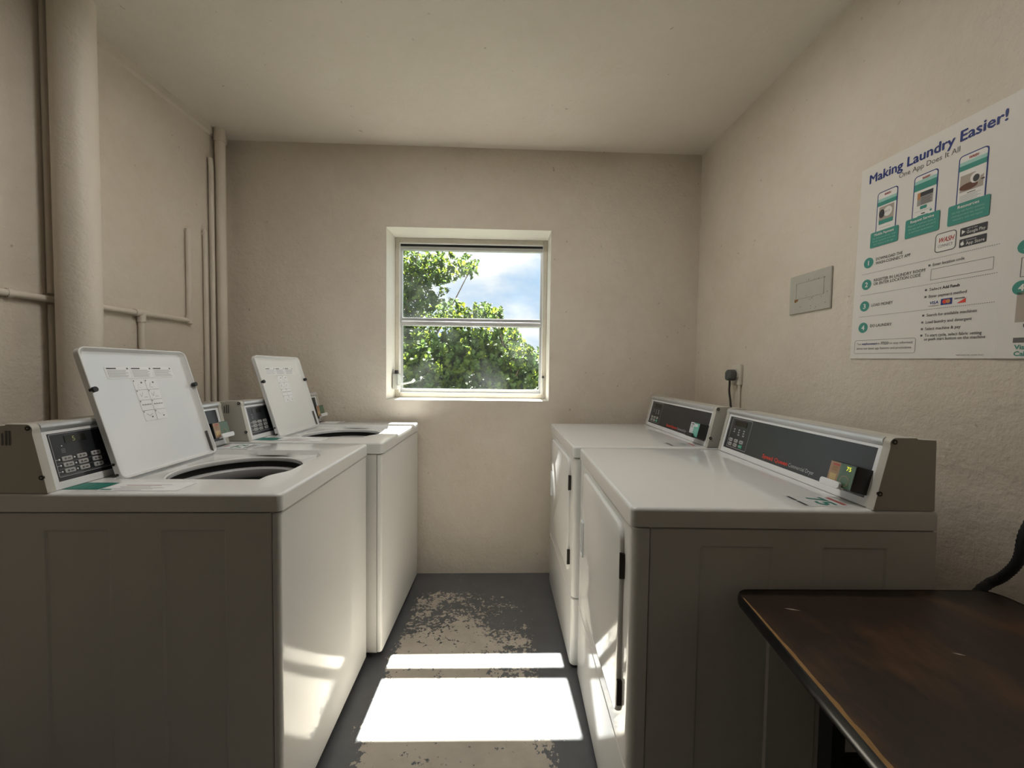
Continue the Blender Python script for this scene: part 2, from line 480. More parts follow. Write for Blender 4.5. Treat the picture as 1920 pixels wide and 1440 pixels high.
class Print(G):
    """flat print on a plane: s to the right, t down, thin layers n towards the viewer"""
    flat = True
    def __init__(s, O, U, V, N):
        super().__init__(); s.O, s.U, s.V, s.N = Vector(O), Vector(U), Vector(V), Vector(N)
    def p(s, a, b, n): return s.O + s.U * a + s.V * b + s.N * n
    def poly(s, pts, m, n=0.0004): s.add([s.p(a, b, n) for a, b in pts], [tuple(range(len(pts)))[::-1]], m)
    def rect(s, a0, a1, b0, b1, m, n=0.0004): s.poly([(a0, b0), (a1, b0), (a1, b1), (a0, b1)], m, n)
    def rr(s, a0, a1, b0, b1, r, m, n=0.0004): s.poly([(x, y) for x, y, _ in rrect(a0, a1, b0, b1, r, 0, 5)], m, n)
    def ring(s, a0, a1, b0, b1, r, w, m, n=0.0004):
        o = rrect(a0, a1, b0, b1, r, 0, 5); i = rrect(a0 + w, a1 - w, b0 + w, b1 - w, max(r - w, 0.0003), 0, 5)
        k = len(o)
        s.add([s.p(x, y, n) for x, y, _ in o + i], [(j, k + j, k + (j + 1) % k, (j + 1) % k) for j in range(k)], m)
    def disc(s, a, b, r, m, n=0.0004, ry=None, k=20):
        ry = ry or r
        s.poly([(a + r * cos(2 * pi * i / k), b + ry * sin(2 * pi * i / k)) for i in range(k)], m, n)
    def line(s, a0, b0, a1, b1, w, m, n=0.0004):
        d = Vector((a1 - a0, b1 - b0)); d.normalize(); q = Vector((-d.y, d.x)) * w / 2
        s.poly([(a0 - q.x, b0 - q.y), (a1 - q.x, b1 - q.y), (a1 + q.x, b1 + q.y), (a0 + q.x, b0 + q.y)], m, n)
    def text(s, t, a, b, cap, m, width=None, n=0.0005, bold=0.0, center=False, rot=0, italic=0.0):
        v, f = text_mesh(t)
        x0 = min(q[0] for q in v); x1 = max(q[0] for q in v)
        k = cap / 0.70; kx = k if width is None else width / (x1 - x0)
        if center: a -= (x1 - x0) * kx / 2
        c, sn = cos(rot), sin(rot)
        strokes = [(0, 0)] if not bold else [(-1, 0), (0, 0), (1, 0), (0, -0.8), (0, 0.8)]
        for q_, (ox, oy) in enumerate(strokes):         # heavier weight: overprinted with tiny shifts
            out = []
            for x, y in v:
                px, py = (x - x0) * kx + italic * y * k + ox * bold * k, -y * k + oy * bold * k
                out.append(s.p(a + px * c - py * sn, b + px * sn + py * c, n + 0.00002 * q_))
            s.add(out, f, m)

# ------------------------------------------------------------------ room shell
XR0, YR0 = 1.1535, 2.3702        # far right corner
XL0, YL0 = -1.577, 2.3413        # far left corner
CH = 2.4927
YN = -3.0                       # wall behind the camera
def xr(y): return XR0 + 0.0178 * (YR0 - y)
def xl(y): return XL0 - 0.0146 * (YL0 - y)
def yf(x): return 2.358 + 0.0106 * x

g = G(); g.box(-1.85, 1.45, YN - 0.2, 2.62, -0.12, 0, 'floor'); g.build('floor', kind='structure', smooth=0)
g = G(); g.box(-1.85, 1.45, YN - 0.2, 2.62, CH, CH + 0.14, 'ceiling'); g.build('ceiling', kind='structure', smooth=0)
g = G()
g.prism([(xr(2.60), 2.60), (xr(YN - 0.2), YN - 0.2), (1.45, YN - 0.2), (1.45, 2.60)], 'z', 0, CH, 'wall')
g.build('wall_right', kind='structure', smooth=0)
g = G()
g.prism([(xl(2.60), 2.60), (-1.85, 2.60), (-1.85, YN - 0.2), (xl(YN - 0.2), YN - 0.2)], 'z', 0, CH, 'wall')
g.build('wall_left', kind='structure', smooth=0)
g = G(); g.box(xl(YN) , xr(YN), YN - 0.2, YN, 0, CH, 'wall'); g.build('wall_near', kind='structure', smooth=0)

# far wall with the window opening (reveals, sill and lintel belong to it)
OX0, OX1, OZ0, OZ1, YO = -0.680, 0.273, 1.037, 2.034, 2.60
g = G()
xs = [xl(2.36), OX0, OX1, xr(2.36)]; zs = [0, OZ0, OZ1, CH]
for i in range(3):
    for k in range(3):
        if i == 1 and k == 1: continue
        for side in (0, 1):
            yy = (lambda x: yf(x)) if side == 0 else (lambda x: YO)
            q = [(xs[i], yy(xs[i]), zs[k]), (xs[i + 1], yy(xs[i + 1]), zs[k]), (xs[i + 1], yy(xs[i + 1]), zs[k + 1]), (xs[i], yy(xs[i]), zs[k + 1])]
            g.add(q, [(0, 1, 2, 3) if side == 0 else (3, 2, 1, 0)], 'wall')
ring = [(OX0, OZ0), (OX1, OZ0), (OX1, OZ1), (OX0, OZ1)]
for i in range(4):
    a, b = ring[i], ring[(i + 1) % 4]
    g.add([(a[0], yf(a[0]), a[1]), (b[0], yf(b[0]), b[1]), (b[0], YO, b[1]), (a[0], YO, a[1])], [(0, 1, 2, 3)], 'reveal')
oring = [(xs[0], 0), (xs[3], 0), (xs[3], CH), (xs[0], CH)]
for i in range(4):
    a, b = oring[i], oring[(i + 1) % 4]
    g.add([(a[0], yf(a[0]), a[1]), (b[0], yf(b[0]), b[1]), (b[0], YO, b[1]), (a[0], YO, a[1])], [(3, 2, 1, 0)], 'wall')
g.build('wall_far', kind='structure', smooth=0)

# plaster fillet under the ceiling along the left wall
g = G()
g.loft([[(xl(y) - 0.002, y, CH), (xl(y) + 0.016, y, CH), (xl(y) + 0.012, y, CH - 0.030), (xl(y) - 0.002, y, CH - 0.042)] for y in (1.50, 1.8, 2.1, 2.335)], 'wall', True, True)
g.build('trim_1', kind='structure')

# ------------------------------------------------------------------ window
win = empty('window_1', (0, 0, 0), kind='structure')
FY = 2.540
g = G()                                               # painted outer frame
for b in ((OX0, -0.655, OZ0, OZ1), (0.248, OX1, OZ0, OZ1), (-0.655, 0.248, OZ0, 1.066), (-0.655, 0.248, 2.004, OZ1)):
    g.box(b[0], b[1], FY, 2.60, b[2], b[3], 'frame', 0.003, 1)
g.build('frame', win)
g = G()                                               # thin bright bead round the sashes
for b in ((-0.655, -0.650, 1.066, 2.004), (0.243, 0.248, 1.066, 2.004), (-0.650, 0.243, 1.066, 1.070), (-0.650, 0.243, 2.000, 2.004)):
    g.box(b[0], b[1], FY + 0.002, FY + 0.03, b[2], b[3], 'white_seal')
g.build('glazing_bead', win)
def sash(name, z0, z1, y, top, bot):
    q = G(); t = 0.012
    q.box(-0.650, -0.650 + t, y, y + 0.024, z0, z1, 'sash', 0.001, 1)
    q.box(0.243 - t, 0.243, y, y + 0.024, z0, z1, 'sash', 0.001, 1)
    q.box(-0.650 + t, 0.243 - t, y, y + 0.024, z1 - top, z1, 'sash', 0.001, 1)
    q.box(-0.650 + t, 0.243 - t, y, y + 0.024, z0, z0 + bot, 'sash', 0.001, 1)
    return q.build(name, win)
us = sash('upper_sash', 1.512, 1.985, FY + 0.012, 0.022, 0.028)
ls = sash('lower_sash', 1.070, 1.520, FY + 0.018, 0.030, 0.022)
g = G(); g.box(-0.640, 0.233, FY + 0.022, FY + 0.026, 1.535, 1.968, 'glass'); g.build('glass_pane', us, smooth=0)
g = G(); g.box(-0.640, 0.233, FY + 0.030, FY + 0.034, 1.086, 1.495, 'glass'); g.build('glass_pane', ls, smooth=0)
g = G(); g.box(-0.650, 0.243, FY + 0.014, FY + 0.05, 1.985, 2.000, 'gap_shade'); g.build('top_gap', win, label='dark gap above the top sash')  # solid black bar painted in for the shade of this gap
g = G(); g.box(-0.644, 0.237, FY - 0.006, FY + 0.012, 1.492, 1.518, 'sash', 0.003); g.build('meeting_rail', win)
# crank operator on the left jamb
cr = G()
cr.box(-0.676, -0.640, 2.462, 2.535, 1.090, 1.186, 'crank', 0.006)
crank = cr.build('crank_operator', win)
g = G(); g.cyl((-0.659, 2.50, 1.184), (-0.659, 2.50, 1.208), 0.012, 'rubber', 12); g.build('worm_cap', crank)
g = G()
g.tube(smooth_path([(-0.650, 2.47, 1.118), (-0.630, 2.452, 1.120), (-0.585, 2.450, 1.130), (-0.552, 2.452, 1.138)], 5), 0.0048, 'crank', 10)
g.cyl((-0.552, 2.452, 1.138), (-0.538, 2.452, 1.152), 0.0075, 'white_seal', 12)
g.build('crank_handle', crank)
g = G(); g.tube([(0.254, 2.532, 1.062), (0.254, 2.532, 1.170)], 0.004, 'crank', 8); g.box(0.248, 0.262, 2.528, 2.540, 1.168, 1.184, 'rubber', 0.002, 1)
g.build('operator_rod', win)

# ------------------------------------------------------------------ pipes on the left wall
def pipe(name, parts, label, cat='pipe', extra=None):
    root = None
    for nm, path, r, n in parts:
        q = G(); q.tube(path, r, 'pipe', n)
        if root is None:
            o = q.build(nm); o.name = name; root = o
        else:
            q.build(nm, root)
    tag(root, label, cat)
    return root
pipe('drain_pipe', [('drain_pipe', [(-1.505, 1.466, 0), (-1.505, 1.466, CH)], 0.0592, 32)],
     'thick beige painted drain pipe running from floor to ceiling behind the near washer')
for lo_z, hi_z, wd in ((0.9, 1.428, 'lower'), (1.468, CH, 'upper')):
    pipe('thin_conduit', [('thin_conduit', [(xl(1.443) + 0.0095, 1.443, lo_z), (xl(1.443) + 0.0095, 1.443, hi_z)], 0.0085, 12)],
         wd + ' length of thin beige conduit beside the thick drain pipe, ' + ('below' if wd == 'lower' else 'above') + ' the horizontal water pipe')
px = -1.570
pipe('water_pipe', [('run', [(xl(0.3) + 0.0125, 0.3, 1.449), (xl(1.4)+0.0125, 1.40, 1.447), (px, 1.70, 1.446), (px, 2.048, 1.446)], 0.0115, 14),
                    ('riser', smooth_path([(px, 2.030, 1.446), (px, 2.043, 1.450), (px, 2.047, 1.464), (px, 2.047, 1.86), (px - 0.004, 2.047, 1.884), (px - 0.022, 2.047, 1.892)], 6), 0.0115, 14),
                    ('drop', [(px, 1.782, 1.446), (px, 1.782, 0.02)], 0.0118, 14),
                    ('tee_fitting', [(px, 1.748, 1.446), (px, 1.816, 1.446)], 0.0155, 14),
                    ('tee_fitting', [(px, 1.782, 1.452), (px, 1.782, 1.408)], 0.0155, 14),
                    ('elbow_fitting', [(px, 2.047, 1.431), (px, 2.047, 1.474)], 0.0150, 14),
                    ('pipe_clip', [(px - 0.012, 1.318, 1.447), (px - 0.010, 1.330, 1.447)], 0.0155, 14)],
     'slim beige water pipe with tee and elbow running along the left wall')
pipe('short_riser_pipe', [('short_riser_pipe', smooth_path([(-1.592, 2.158, 1.912), (-1.574, 2.158, 1.905), (-1.567, 2.158, 1.885), (-1.567, 2.158, 1.4), (-1.567, 2.158, 0.02)], 5), 0.0105, 12)],
     'slim beige riser pipe entering the wall, left of the corner pipe')
pipe('corner_pipe', [('corner_pipe', [(-1.541, 2.242, 0), (-1.541, 2.242, CH)], 0.0245, 24),
                     ('pipe_collar', [(-1.541, 2.242, 2.425), (-1.541, 2.242, CH)], 0.0275, 24)],
     'beige painted pipe in the far left corner, floor to ceiling')
pipe('corner_conduit', [('corner_conduit', [(-1.562, 2.2015, 0), (-1.562, 2.2015, 2.28), (-1.566, 2.2015, 2.32)], 0.012, 12)],
     'narrow beige conduit squeezed against the corner pipe')

# ------------------------------------------------------------------ laundry machines
# local frame of a machine: X = to the user's right, Y = into the machine, Z = up, front face at Y = 0
SL = Vector((0, 0.235, 0.972)).normalized()           # up the console face
NO = Vector((0, -SL.z, SL.y))                          # out of the console face
YB = 0.545                                            # console foot

def cabinet(root, W, H, wrap, emb, ztop, z0, lt, open_top=False):
    """steel cabinet: back plate plus two side panels with shallow pressed fields"""
    q = G(); hw = W / 2; D = 0.690; dp = 0.0035; dl = 0.005
    a0, a1, b0, b1 = -hw + 0.004, hw - 0.004, wrap, D - 0.004
    v8 = [(x, y, z) for z in (z0, H - lt) for y in (b0, b1) for x in (a0, a1)]
    fs = [(0, 2, 3, 1), (0, 1, 5, 4), (2, 6, 7, 3), (0, 4, 6, 2), (1, 3, 7, 5)]
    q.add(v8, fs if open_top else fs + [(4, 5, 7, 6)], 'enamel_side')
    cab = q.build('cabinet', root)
    for sx in (-1, 1):
        p = G()
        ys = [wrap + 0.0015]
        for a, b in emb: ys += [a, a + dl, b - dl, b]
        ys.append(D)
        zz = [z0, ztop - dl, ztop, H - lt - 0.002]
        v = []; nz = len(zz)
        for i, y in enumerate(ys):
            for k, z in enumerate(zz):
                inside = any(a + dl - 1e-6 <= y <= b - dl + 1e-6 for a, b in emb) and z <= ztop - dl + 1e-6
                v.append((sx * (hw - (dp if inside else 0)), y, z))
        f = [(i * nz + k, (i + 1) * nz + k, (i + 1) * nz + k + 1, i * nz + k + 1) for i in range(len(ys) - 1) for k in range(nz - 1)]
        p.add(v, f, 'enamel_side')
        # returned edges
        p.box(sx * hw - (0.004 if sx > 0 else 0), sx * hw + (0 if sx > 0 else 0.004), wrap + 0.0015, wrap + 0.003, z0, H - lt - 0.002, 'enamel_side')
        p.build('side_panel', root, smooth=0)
    for x in (-hw + 0.05, hw - 0.05):
        for y in (0.06, D - 0.06):
            p = G(); p.cyl((x, y, 0), (x, y, z0 + 0.004), 0.02, 'rubber', 14); p.build('foot', root)
    return cab

def front_shell(root, name, W, wrap, z0, z1, r):
    q = G(); hw = W / 2
    def outline(ins):
        out = []
        for k in range(6):
            a = pi + (pi / 2) * k / 5
            out.append((-hw + r + (r - ins) * cos(a), r + (r - ins) * sin(a)))
        for k in range(6):
            a = 1.5 * pi + (pi / 2) * k / 5
            out.append((hw - r + (r - ins) * cos(a), r + (r - ins) * sin(a)))
        return out + [(hw - ins, wrap), (-hw + ins, wrap)]
    o, i = outline(0), outline(0.003)
    q.loft([[(x, y, z0) for x, y in i], [(x, y, z0 + 0.003) for x, y in o], [(x, y, z1 - 0.003) for x, y in o], [(x, y, z1) for x, y in i]], 'enamel_front', True, True)
    return q.build(name, root)

def top_slab(q, W, H, lt, D, ov=0.002, r=0.008):
    """outer skin of the top panel; returns the loop at the flat top"""
    hw = W / 2 + ov; k = 12
    loops = [rrect(-hw + 0.004, hw - 0.004, 0.001, D - 0.004, 0.012, H - lt, k), rrect(-hw, hw, -0.004, D, 0.014, H - lt + 0.002, k)]
    for a in range(5):
        t = (pi / 2) * a / 4; ins = r * (1 - cos(t))
        loops.append(rrect(-hw + ins, hw - ins, -0.004 + ins, D - ins, 0.014, H - r + r * sin(t), k))
    return loops

def console(root, W, H, D, side_print):
    """raked control console with end caps; returns the console part"""
    hw = W / 2; lip = 0.144
    ft = Vector((0, YB, H)) + SL * (lip / SL.z)
    prof = [(YB + 0.004, H + 0.0005), (ft.y + 0.002, ft.z - 0.002), (ft.y + 0.004, H + 0.157), (ft.y + 0.010, H + 0.160), (D - 0.016, H + 0.158), (D - 0.012, H + 0.0005)]
    q = G(); q.prism(prof, 'x', -hw + 0.016, hw - 0.016, 'bisque')
    con = q.build('console', root)
    # bright bezel on the raked face
    U = Vector((1, 0, 0))
    def fp(u, w, n): return Vector((0, YB, H)) + U * u + SL * w + NO * n
    q = G(); wL = lip / SL.z
    o = [(-hw + 0.016, 0.001), (hw - 0.016, 0.001), (hw - 0.016, wL - 0.001), (-hw + 0.016, wL - 0.001)]
    i = [(-hw + 0.030, 0.019), (hw - 0.030, 0.019), (hw - 0.030, wL - 0.008), (-hw + 0.030, wL - 0.008)]
    q.loft([[fp(u, w, -0.004) for u, w in o], [fp(u, w, 0.002) for u, w in o], [fp(u, w, 0.002) for u, w in i], [fp(u, w, -0.001) for u, w in i]], 'trim')
    q.build('bezel', con, smooth=0)
    q = G(); a, b = i[0], i[2]
    q.add([fp(a[0], a[1], 0.0), fp(b[0], a[1], 0.0), fp(b[0], b[1], 0.0), fp(a[0], b[1], 0.0)], [(0, 1, 2, 3)], 'panel')
    q.flat = False; q.build('control_panel', con, smooth=0)
    # rounded rail along the top front edge
    q = G(); c = Vector((0, ft.y + 0.002, H + 0.1555)); rr = 0.0095
    pr = []
    for t in range(9):
        a = radians(70 + 140 * t / 8)
        pr.append((c.y + rr * cos(a), c.z + rr * sin(a)))
    pr += [(ft.y - 0.002, H + lip), (ft.y + 0.012, H + lip), (c.y + 0.020, c.z + 0.0065)]
    q.prism(pr, 'x', -hw + 0.017, hw - 0.017, 'alu'); q.build('top_rail', con)
    # end caps
    for sx in (-1, 1):
        q = G()
        ep = [(YB - 0.003, H + 0.0005), (ft.y - 0.006, ft.z - 0.004)]
        for t in range(7):
            a = radians(200 - 110 * t / 6)
            ep.append((ft.y + 0.008 + 0.014 * cos(a), H + 0.152 + 0.014 * sin(a)))
        ep += [(ft.y + 0.055, H + 0.166), (ft.y + 0.058, H + 0.163), (D - 0.012, H + 0.161), (D - 0.008, H + 0.0005)]
        x0, x1 = (-hw, -hw + 0.018) if sx < 0 else (hw - 0.018, hw)
        cy = sum(p[0] for p in ep) / len(ep); cz = sum(p[1] for p in ep) / len(ep)
        def shr(k): return [((p[0] - cy) * k + cy, (p[1] - cz) * k + cz if p[1] > H + 0.01 else p[1]) for p in ep]
        if sx > 0: xsq = [x0, x1 - 0.003, x1]; ks = [1, 1, 0.975]
        else: xsq = [x1, x0 + 0.003, x0]; ks = [1, 1, 0.975]
        q.loft([[(x, *p) for p in shr(k)] for x, k in zip(xsq, ks)], 'bisque', True, True)
        cap = q.build('end_cap', con)
        for y, z in ((0.584, H + 0.156), (0.556, H + 0.038)):
            q = G(); xa = sx * hw
            q.cyl((xa - sx * 0.002, y, z), (xa + sx * 0.0015, y, z), 0.0058, 'screw', 14)
            q.cyl((xa + sx * 0.0013, y, z), (xa + sx * 0.0018, y, z), 0.0022, 'plate', 8)
            q.build('screw', con)
        if side_print and sx < 0:
            q = Print((-hw - 0.0003, 0, 0), (0, -1, 0), (0, 0, -1), (-1, 0, 0))
            for k, yy in enumerate((0.628, 0.636, 0.645)):
                q.rect(-yy, -yy + 0.0045, -(H + 0.150) + 0.006 * (k == 2), -(H + 0.115), 'ink_grey')
            q.build('printed_note', con, kind='stuff', smooth=0)
    return con, fp, hw

def key(con, fp, u, w, du, dw, m, glyph=True):
    q = G(); k = 4
    o = rrect(u - du, u + du, w - dw, w + dw, 0.003, 0, k); i = rrect(u - du + 0.001, u + du - 0.001, w - dw + 0.001, w + dw - 0.001, 0.0022, 0, k)
    q.loft([[fp(a, b, 0.0) for a, b, _ in o], [fp(a, b, 0.0012) for a, b, _ in o], [fp(a, b, 0.002) for a, b, _ in i]], m, False, True)
    if glyph:
        for a0, a1, b0, b1 in ((-0.6, -0.2, -0.45, 0.45), (0.0, 0.6, -0.3, 0.3)):
            q.add([fp(u + du * a0, w + dw * b0, 0.0023), fp(u + du * a1, w + dw * b0, 0.0023), fp(u + du * a1, w + dw * b1, 0.0023), fp(u + du * a0, w + dw * b1, 0.0023)], [(0, 1, 2, 3)], 'ink_pale' if m == 'key_green' else 'ink_grey')
    return q.build('key', con)

def reader(root, fp, hw, u0, u1, w0, w1, style, shelf_side):
    """card payment box standing off the console face"""
    q = G(); d = 0.040
    q.loft([[fp(u, w, 0.0) for u, w in ((u0 + 0.014, w0), (u1, w0), (u1, w1), (u0 + 0.014, w1))],
            [fp(u, w, d - 0.006) for u, w in ((u0 + 0.006, w0), (u1, w0), (u1, w1), (u0 + 0.006, w1))],
            [fp(u, w, d - 0.004) for u, w in ((u0, w0), (u1, w0), (u1, w1), (u0, w1))],
            [fp(u, w, d) for u, w in ((u0 + 0.001, w0 + 0.001), (u1 - 0.001, w0 + 0.001), (u1 - 0.001, w1 - 0.001), (u0 + 0.001, w1 - 0.001))]], 'reader_case', True, True)
    rd = q.build('payment_reader', root)
    O = fp(u0, w1, d); P_ = Print(O, (1, 0, 0), -SL, NO)
    W_, H_ = u1 - u0, w1 - w0
    A, B = ('reader_tan', 'reader_green') if style == 'tan' else ('reader_white', 'reader_teal')
    P_.rect(0.002, W_ * 0.42, 0.002, H_ - 0.002, A); P_.rect(W_ * 0.42, W_ - 0.002, 0.002, H_ - 0.002, B)
    P_.rect(0.010, 0.030, 0.006, 0.011, 'ink_red' if style == 'tan' else 'ink_grey', 0.0007)
    for k in range(3): P_.rect(0.010, 0.026 - 0.003 * (k % 2), 0.014 + 0.004 * k, 0.0155 + 0.004 * k, 'ink_grey' if style != 'tan' else 'rust', 0.0007)
    if style == 'tan':
        P_.rect(0.007, 0.027, 0.031, 0.050, 'reader_gold', 0.0007)
        P_.disc(W_ * 0.68, 0.042, 0.013, 'reader_tan', 0.0006); P_.disc(W_ * 0.68, 0.042, 0.0115, 'reader_green', 0.0008)
    else:
        P_.rect(W_ * 0.46, W_ * 0.80, 0.006, 0.018, 'reader_white', 0.0007)
        for k in range(4): P_.rect(W_ * 0.5, W_ * 0.86, 0.026 + 0.007 * k, 0.029 + 0.007 * k, 'teal_pale', 0.0007)
    P_.build('reader_face', rd, smooth=0)
    # little card shelf at the foot
    q = G()
    a, b = (u0 - 0.004, u0 + W_ * 0.72) if shelf_side == 'left' else (u0 + W_ * 0.25, u1 + 0.004)
    m = 'trim' if style == 'tan' else 'black'
    lo = [(x, y) for x, y, _ in rrect(a, b, w0 - 0.004, w0 + 0.013, 0.006, 0, 5)]
    q.loft([[fp(u, w, d + 0.006) for u, w in lo], [fp(u, w, d + 0.0115) for u, w in lo], [fp(u * 0.97 + 0.03 * (a + b) / 2, w * 0.94 + 0.06 * (w0 + 0.005), d + 0.0125) for u, w in lo]], m, True, True)
    q.box(0, 0, 0, 0, 0, 0, m) if False else None
    q.loft([[fp(u, w, d - 0.002) for u, w in ((a, w0 - 0.004), (b, w0 - 0.004), (b, w0 + 0.002), (a, w0 + 0.002))],
            [fp(u, w, d + 0.008) for u, w in ((a, w0 - 0.004), (b, w0 - 0.004), (b, w0 + 0.002), (a, w0 + 0.002))]], m, True, True)
    q.build('card_shelf', rd)
    return rd

def fp_print(fp):
    return Print(fp(0, 0, 0), (1, 0, 0), -SL, NO)      # t = -w

# ---------------------------------------------------------------- washers
def make_washer(name, origin, rz, label, number, readout):
    W, H, LT, D = 0.6524, 0.914, 0.046, 0.690
    root = empty(name, origin, rz, label, 'washing machine', 'washing machines along the left wall')
    cabinet(root, W, H, 0.018, [(0.130, 0.283), (0.403, 0.555)], 0.825, 0.028, LT, True)
    front_shell(root, 'front_panel', W, 0.018, 0.028, H - LT - 0.003, 0.011)
    # top panel with sunken lid bay and round opening
    q = G(); loops = top_slab(q, W, H, LT, D)
    cx, cy, R = 0.0, 0.300, 0.180
    def bay_loop(ins, z):
        """outline of the sunken lid bay, its front edge bulging round the tub"""
        pts = []
        x0, x1, y0, y1, r = -0.200 + ins, 0.190 - ins, 0.122 + ins, 0.515 - ins, 0.014
        for px_, py_, a0 in ((x1 - r, y1 - r, 0), (x0 + r, y1 - r, pi / 2)):
            for i in range(8):
                a = a0 + pi / 2 * i / 7; pts.append((px_ + r * cos(a), py_ + r * sin(a), z))
        for i in range(41):
            x = x0 + (x1 - x0) * i / 40
            t = min(1, 2.2 * max(0, 1 - abs(x) / 0.172))
            pts.append((x, y0 - 0.034 * (3 * t * t - 2 * t ** 3), z))
        return pts
    # common polar sampling of every loop, with the corners of both outlines kept
    outer = top_slab(None, W, H, LT, D)
    pol = lambda p: math.atan2(p[1] - cy, p[0] - cx)
    angs = sorted([2 * pi * i / 144 - pi + 0.003 for i in range(144)] + [pol(p) for p in outer[-1]] + [pol(p) for p in bay_loop(0, H)])
    angs = [a for i, a in enumerate(angs) if i == 0 or a - angs[i - 1] > 1e-4]
    def resample(lp):
        out = []; m = len(lp)
        for a in angs:
            dx, dy = cos(a), sin(a); best = 0.0
            for i in range(m):
                ax, ay = lp[i][0] - cx, lp[i][1] - cy; ex, ey = lp[(i + 1) % m][0] - cx - ax, lp[(i + 1) % m][1] - cy - ay
                den = dx * ey - dy * ex
                if abs(den) < 1e-12: continue
                t = (ax * ey - ay * ex) / den; s_ = (ax * dy - ay * dx) / den
                if t > best and -1e-6 <= s_ <= 1 + 1e-6: best = t
            out.append((cx + dx * best, cy + dy * best, lp[0][2]))
        return out
    def circ(r, z): return [(cx + r * cos(a), cy + r * sin(a), z) for a in angs]
    q = G()
    q.loft([resample(lp) for lp in outer] + [resample(bay_loop(0, H)), resample(bay_loop(0.0015, H - 0.003)), resample(bay_loop(0.008, H - 0.016)),
            circ(R + 0.013, H - 0.024), circ(R + 0.006, H - 0.0225), circ(R + 0.001, H - 0.025), circ(R, H - 0.030), circ(R + 0.002, H - 0.038)], 'enamel')
    q.build('top_panel', root)
    N_ = 64
    def ring_(r, z): return [(cx + r * cos(2 * pi * i / N_), cy + r * sin(2 * pi * i / N_), z) for i in range(N_)]
    q = G(); q.loft([ring_(R + 0.004, H - 0.036), ring_(R + 0.010, H - 0.050), ring_(R + 0.010, H - 0.066)], 'gap_shade'); q.build('tub_gap_shade', root)  # black ring stands in for the shaded gap below the rim
    q = G(); q.loft([ring_(R + 0.014, H - 0.060), ring_(R - 0.002, H - 0.061), ring_(R - 0.006, H - 0.066), ring_(R - 0.006, H - 0.088), ring_(R - 0.002, H - 0.096)], 'tub'); q.build('tub_ring', root)
    q = G(); q.loft([ring_(R + 0.004, H - 0.092), ring_(R + 0.010, H - 0.13), ring_(R + 0.010, H - 0.50), ring_(R - 0.04, H - 0.54)], 'basket', False, True); q.build('wash_basket', root)
    # open lid: a tray, its open side to the user
    tilt = radians(-17.3); LW, LL, TH = 0.376, 0.382, 0.018
    q = G(); k = 6
    def lr(x_in, z_in0, z_in1, y, r): return [(a, y, b) for a, b, _ in rrect(-LW / 2 + x_in, LW / 2 - x_in, z_in0, LL - z_in1, r, 0, k)]
    q.loft([lr(0.003, 0.003, 0.003, TH, 0.02), lr(0, 0, 0, TH - 0.003, 0.022), lr(0, 0, 0, 0.001, 0.022), lr(0.001, 0.001, 0.001, 0, 0.021),
            lr(0.003, 0.003, 0.003, 0, 0.019), lr(0.005, 0.004, 0.004, 0.002, 0.018), lr(0.013, 0.006, 0.010, TH - 0.006, 0.016), lr(0.019, 0.010, 0.016, TH - 0.004, 0.014)], 'enamel', True, True)
    lid = q.build('lid', root)
    lid.location = (0.002, 0.497, H - 0.006); lid.rotation_euler = (tilt, 0, 0)
    for sx in (-1, 1):
        q = G(); q.cyl((sx * (LW / 2 - 0.006), -0.007, 0.258), (sx * (LW / 2 - 0.006), 0.006, 0.258), 0.0075, 'rubber', 14); q.build('bumper', lid)
        for z in (0.016, 0.046):
            q = G(); q.cyl((sx * (LW / 2 - 0.001), 0.010, z), (sx * (LW / 2 + 0.0012), 0.010, z), 0.004, 'screw', 10); q.build('hinge_screw', lid)
    q = G(); q.box(LW / 2 - 0.0155, LW / 2 - 0.0125, 0.003, 0.012, 0.006, 0.085, 'ink_grey', 0.001, 1); q.build('hinge_bracket', lid)
    lp = Print((0, TH - 0.0043, 0), (1, 0, 0), (0, 0, -1), (0, -1, 0))
    lp.rr(-0.117, 0.122, -0.328, -0.291, 0.004, 'paper', 0.0004)
    for c in range(3):
        x = -0.112 + 0.079 * c
        lp.rect(x, x + 0.030, -0.324, -0.3205, 'ink', 0.0006)
        lp.disc(x + 0.066, -0.322, 0.003, 'ink_grey', 0.0006)
        for k_ in range(6):
            lp.rect(x, x + random.uniform(0.055, 0.072), -0.317 + 0.004 * k_, -0.3155 + 0.004 * k_, 'ink_pale', 0.0006)
        if c: lp.rect(x - 0.005, x - 0.0045, -0.326, -0.293, 'ink_pale', 0.0006)
    lp.build('warning_label', lid, label='white warning label strip of fine print', smooth=0)
    lp = Print((0, TH - 0.0043, 0), (1, 0, 0), (0, 0, -1), (0, -1, 0))
    lp.rect(-0.042, 0.042, -0.286, -0.153, 'paper', 0.0004)
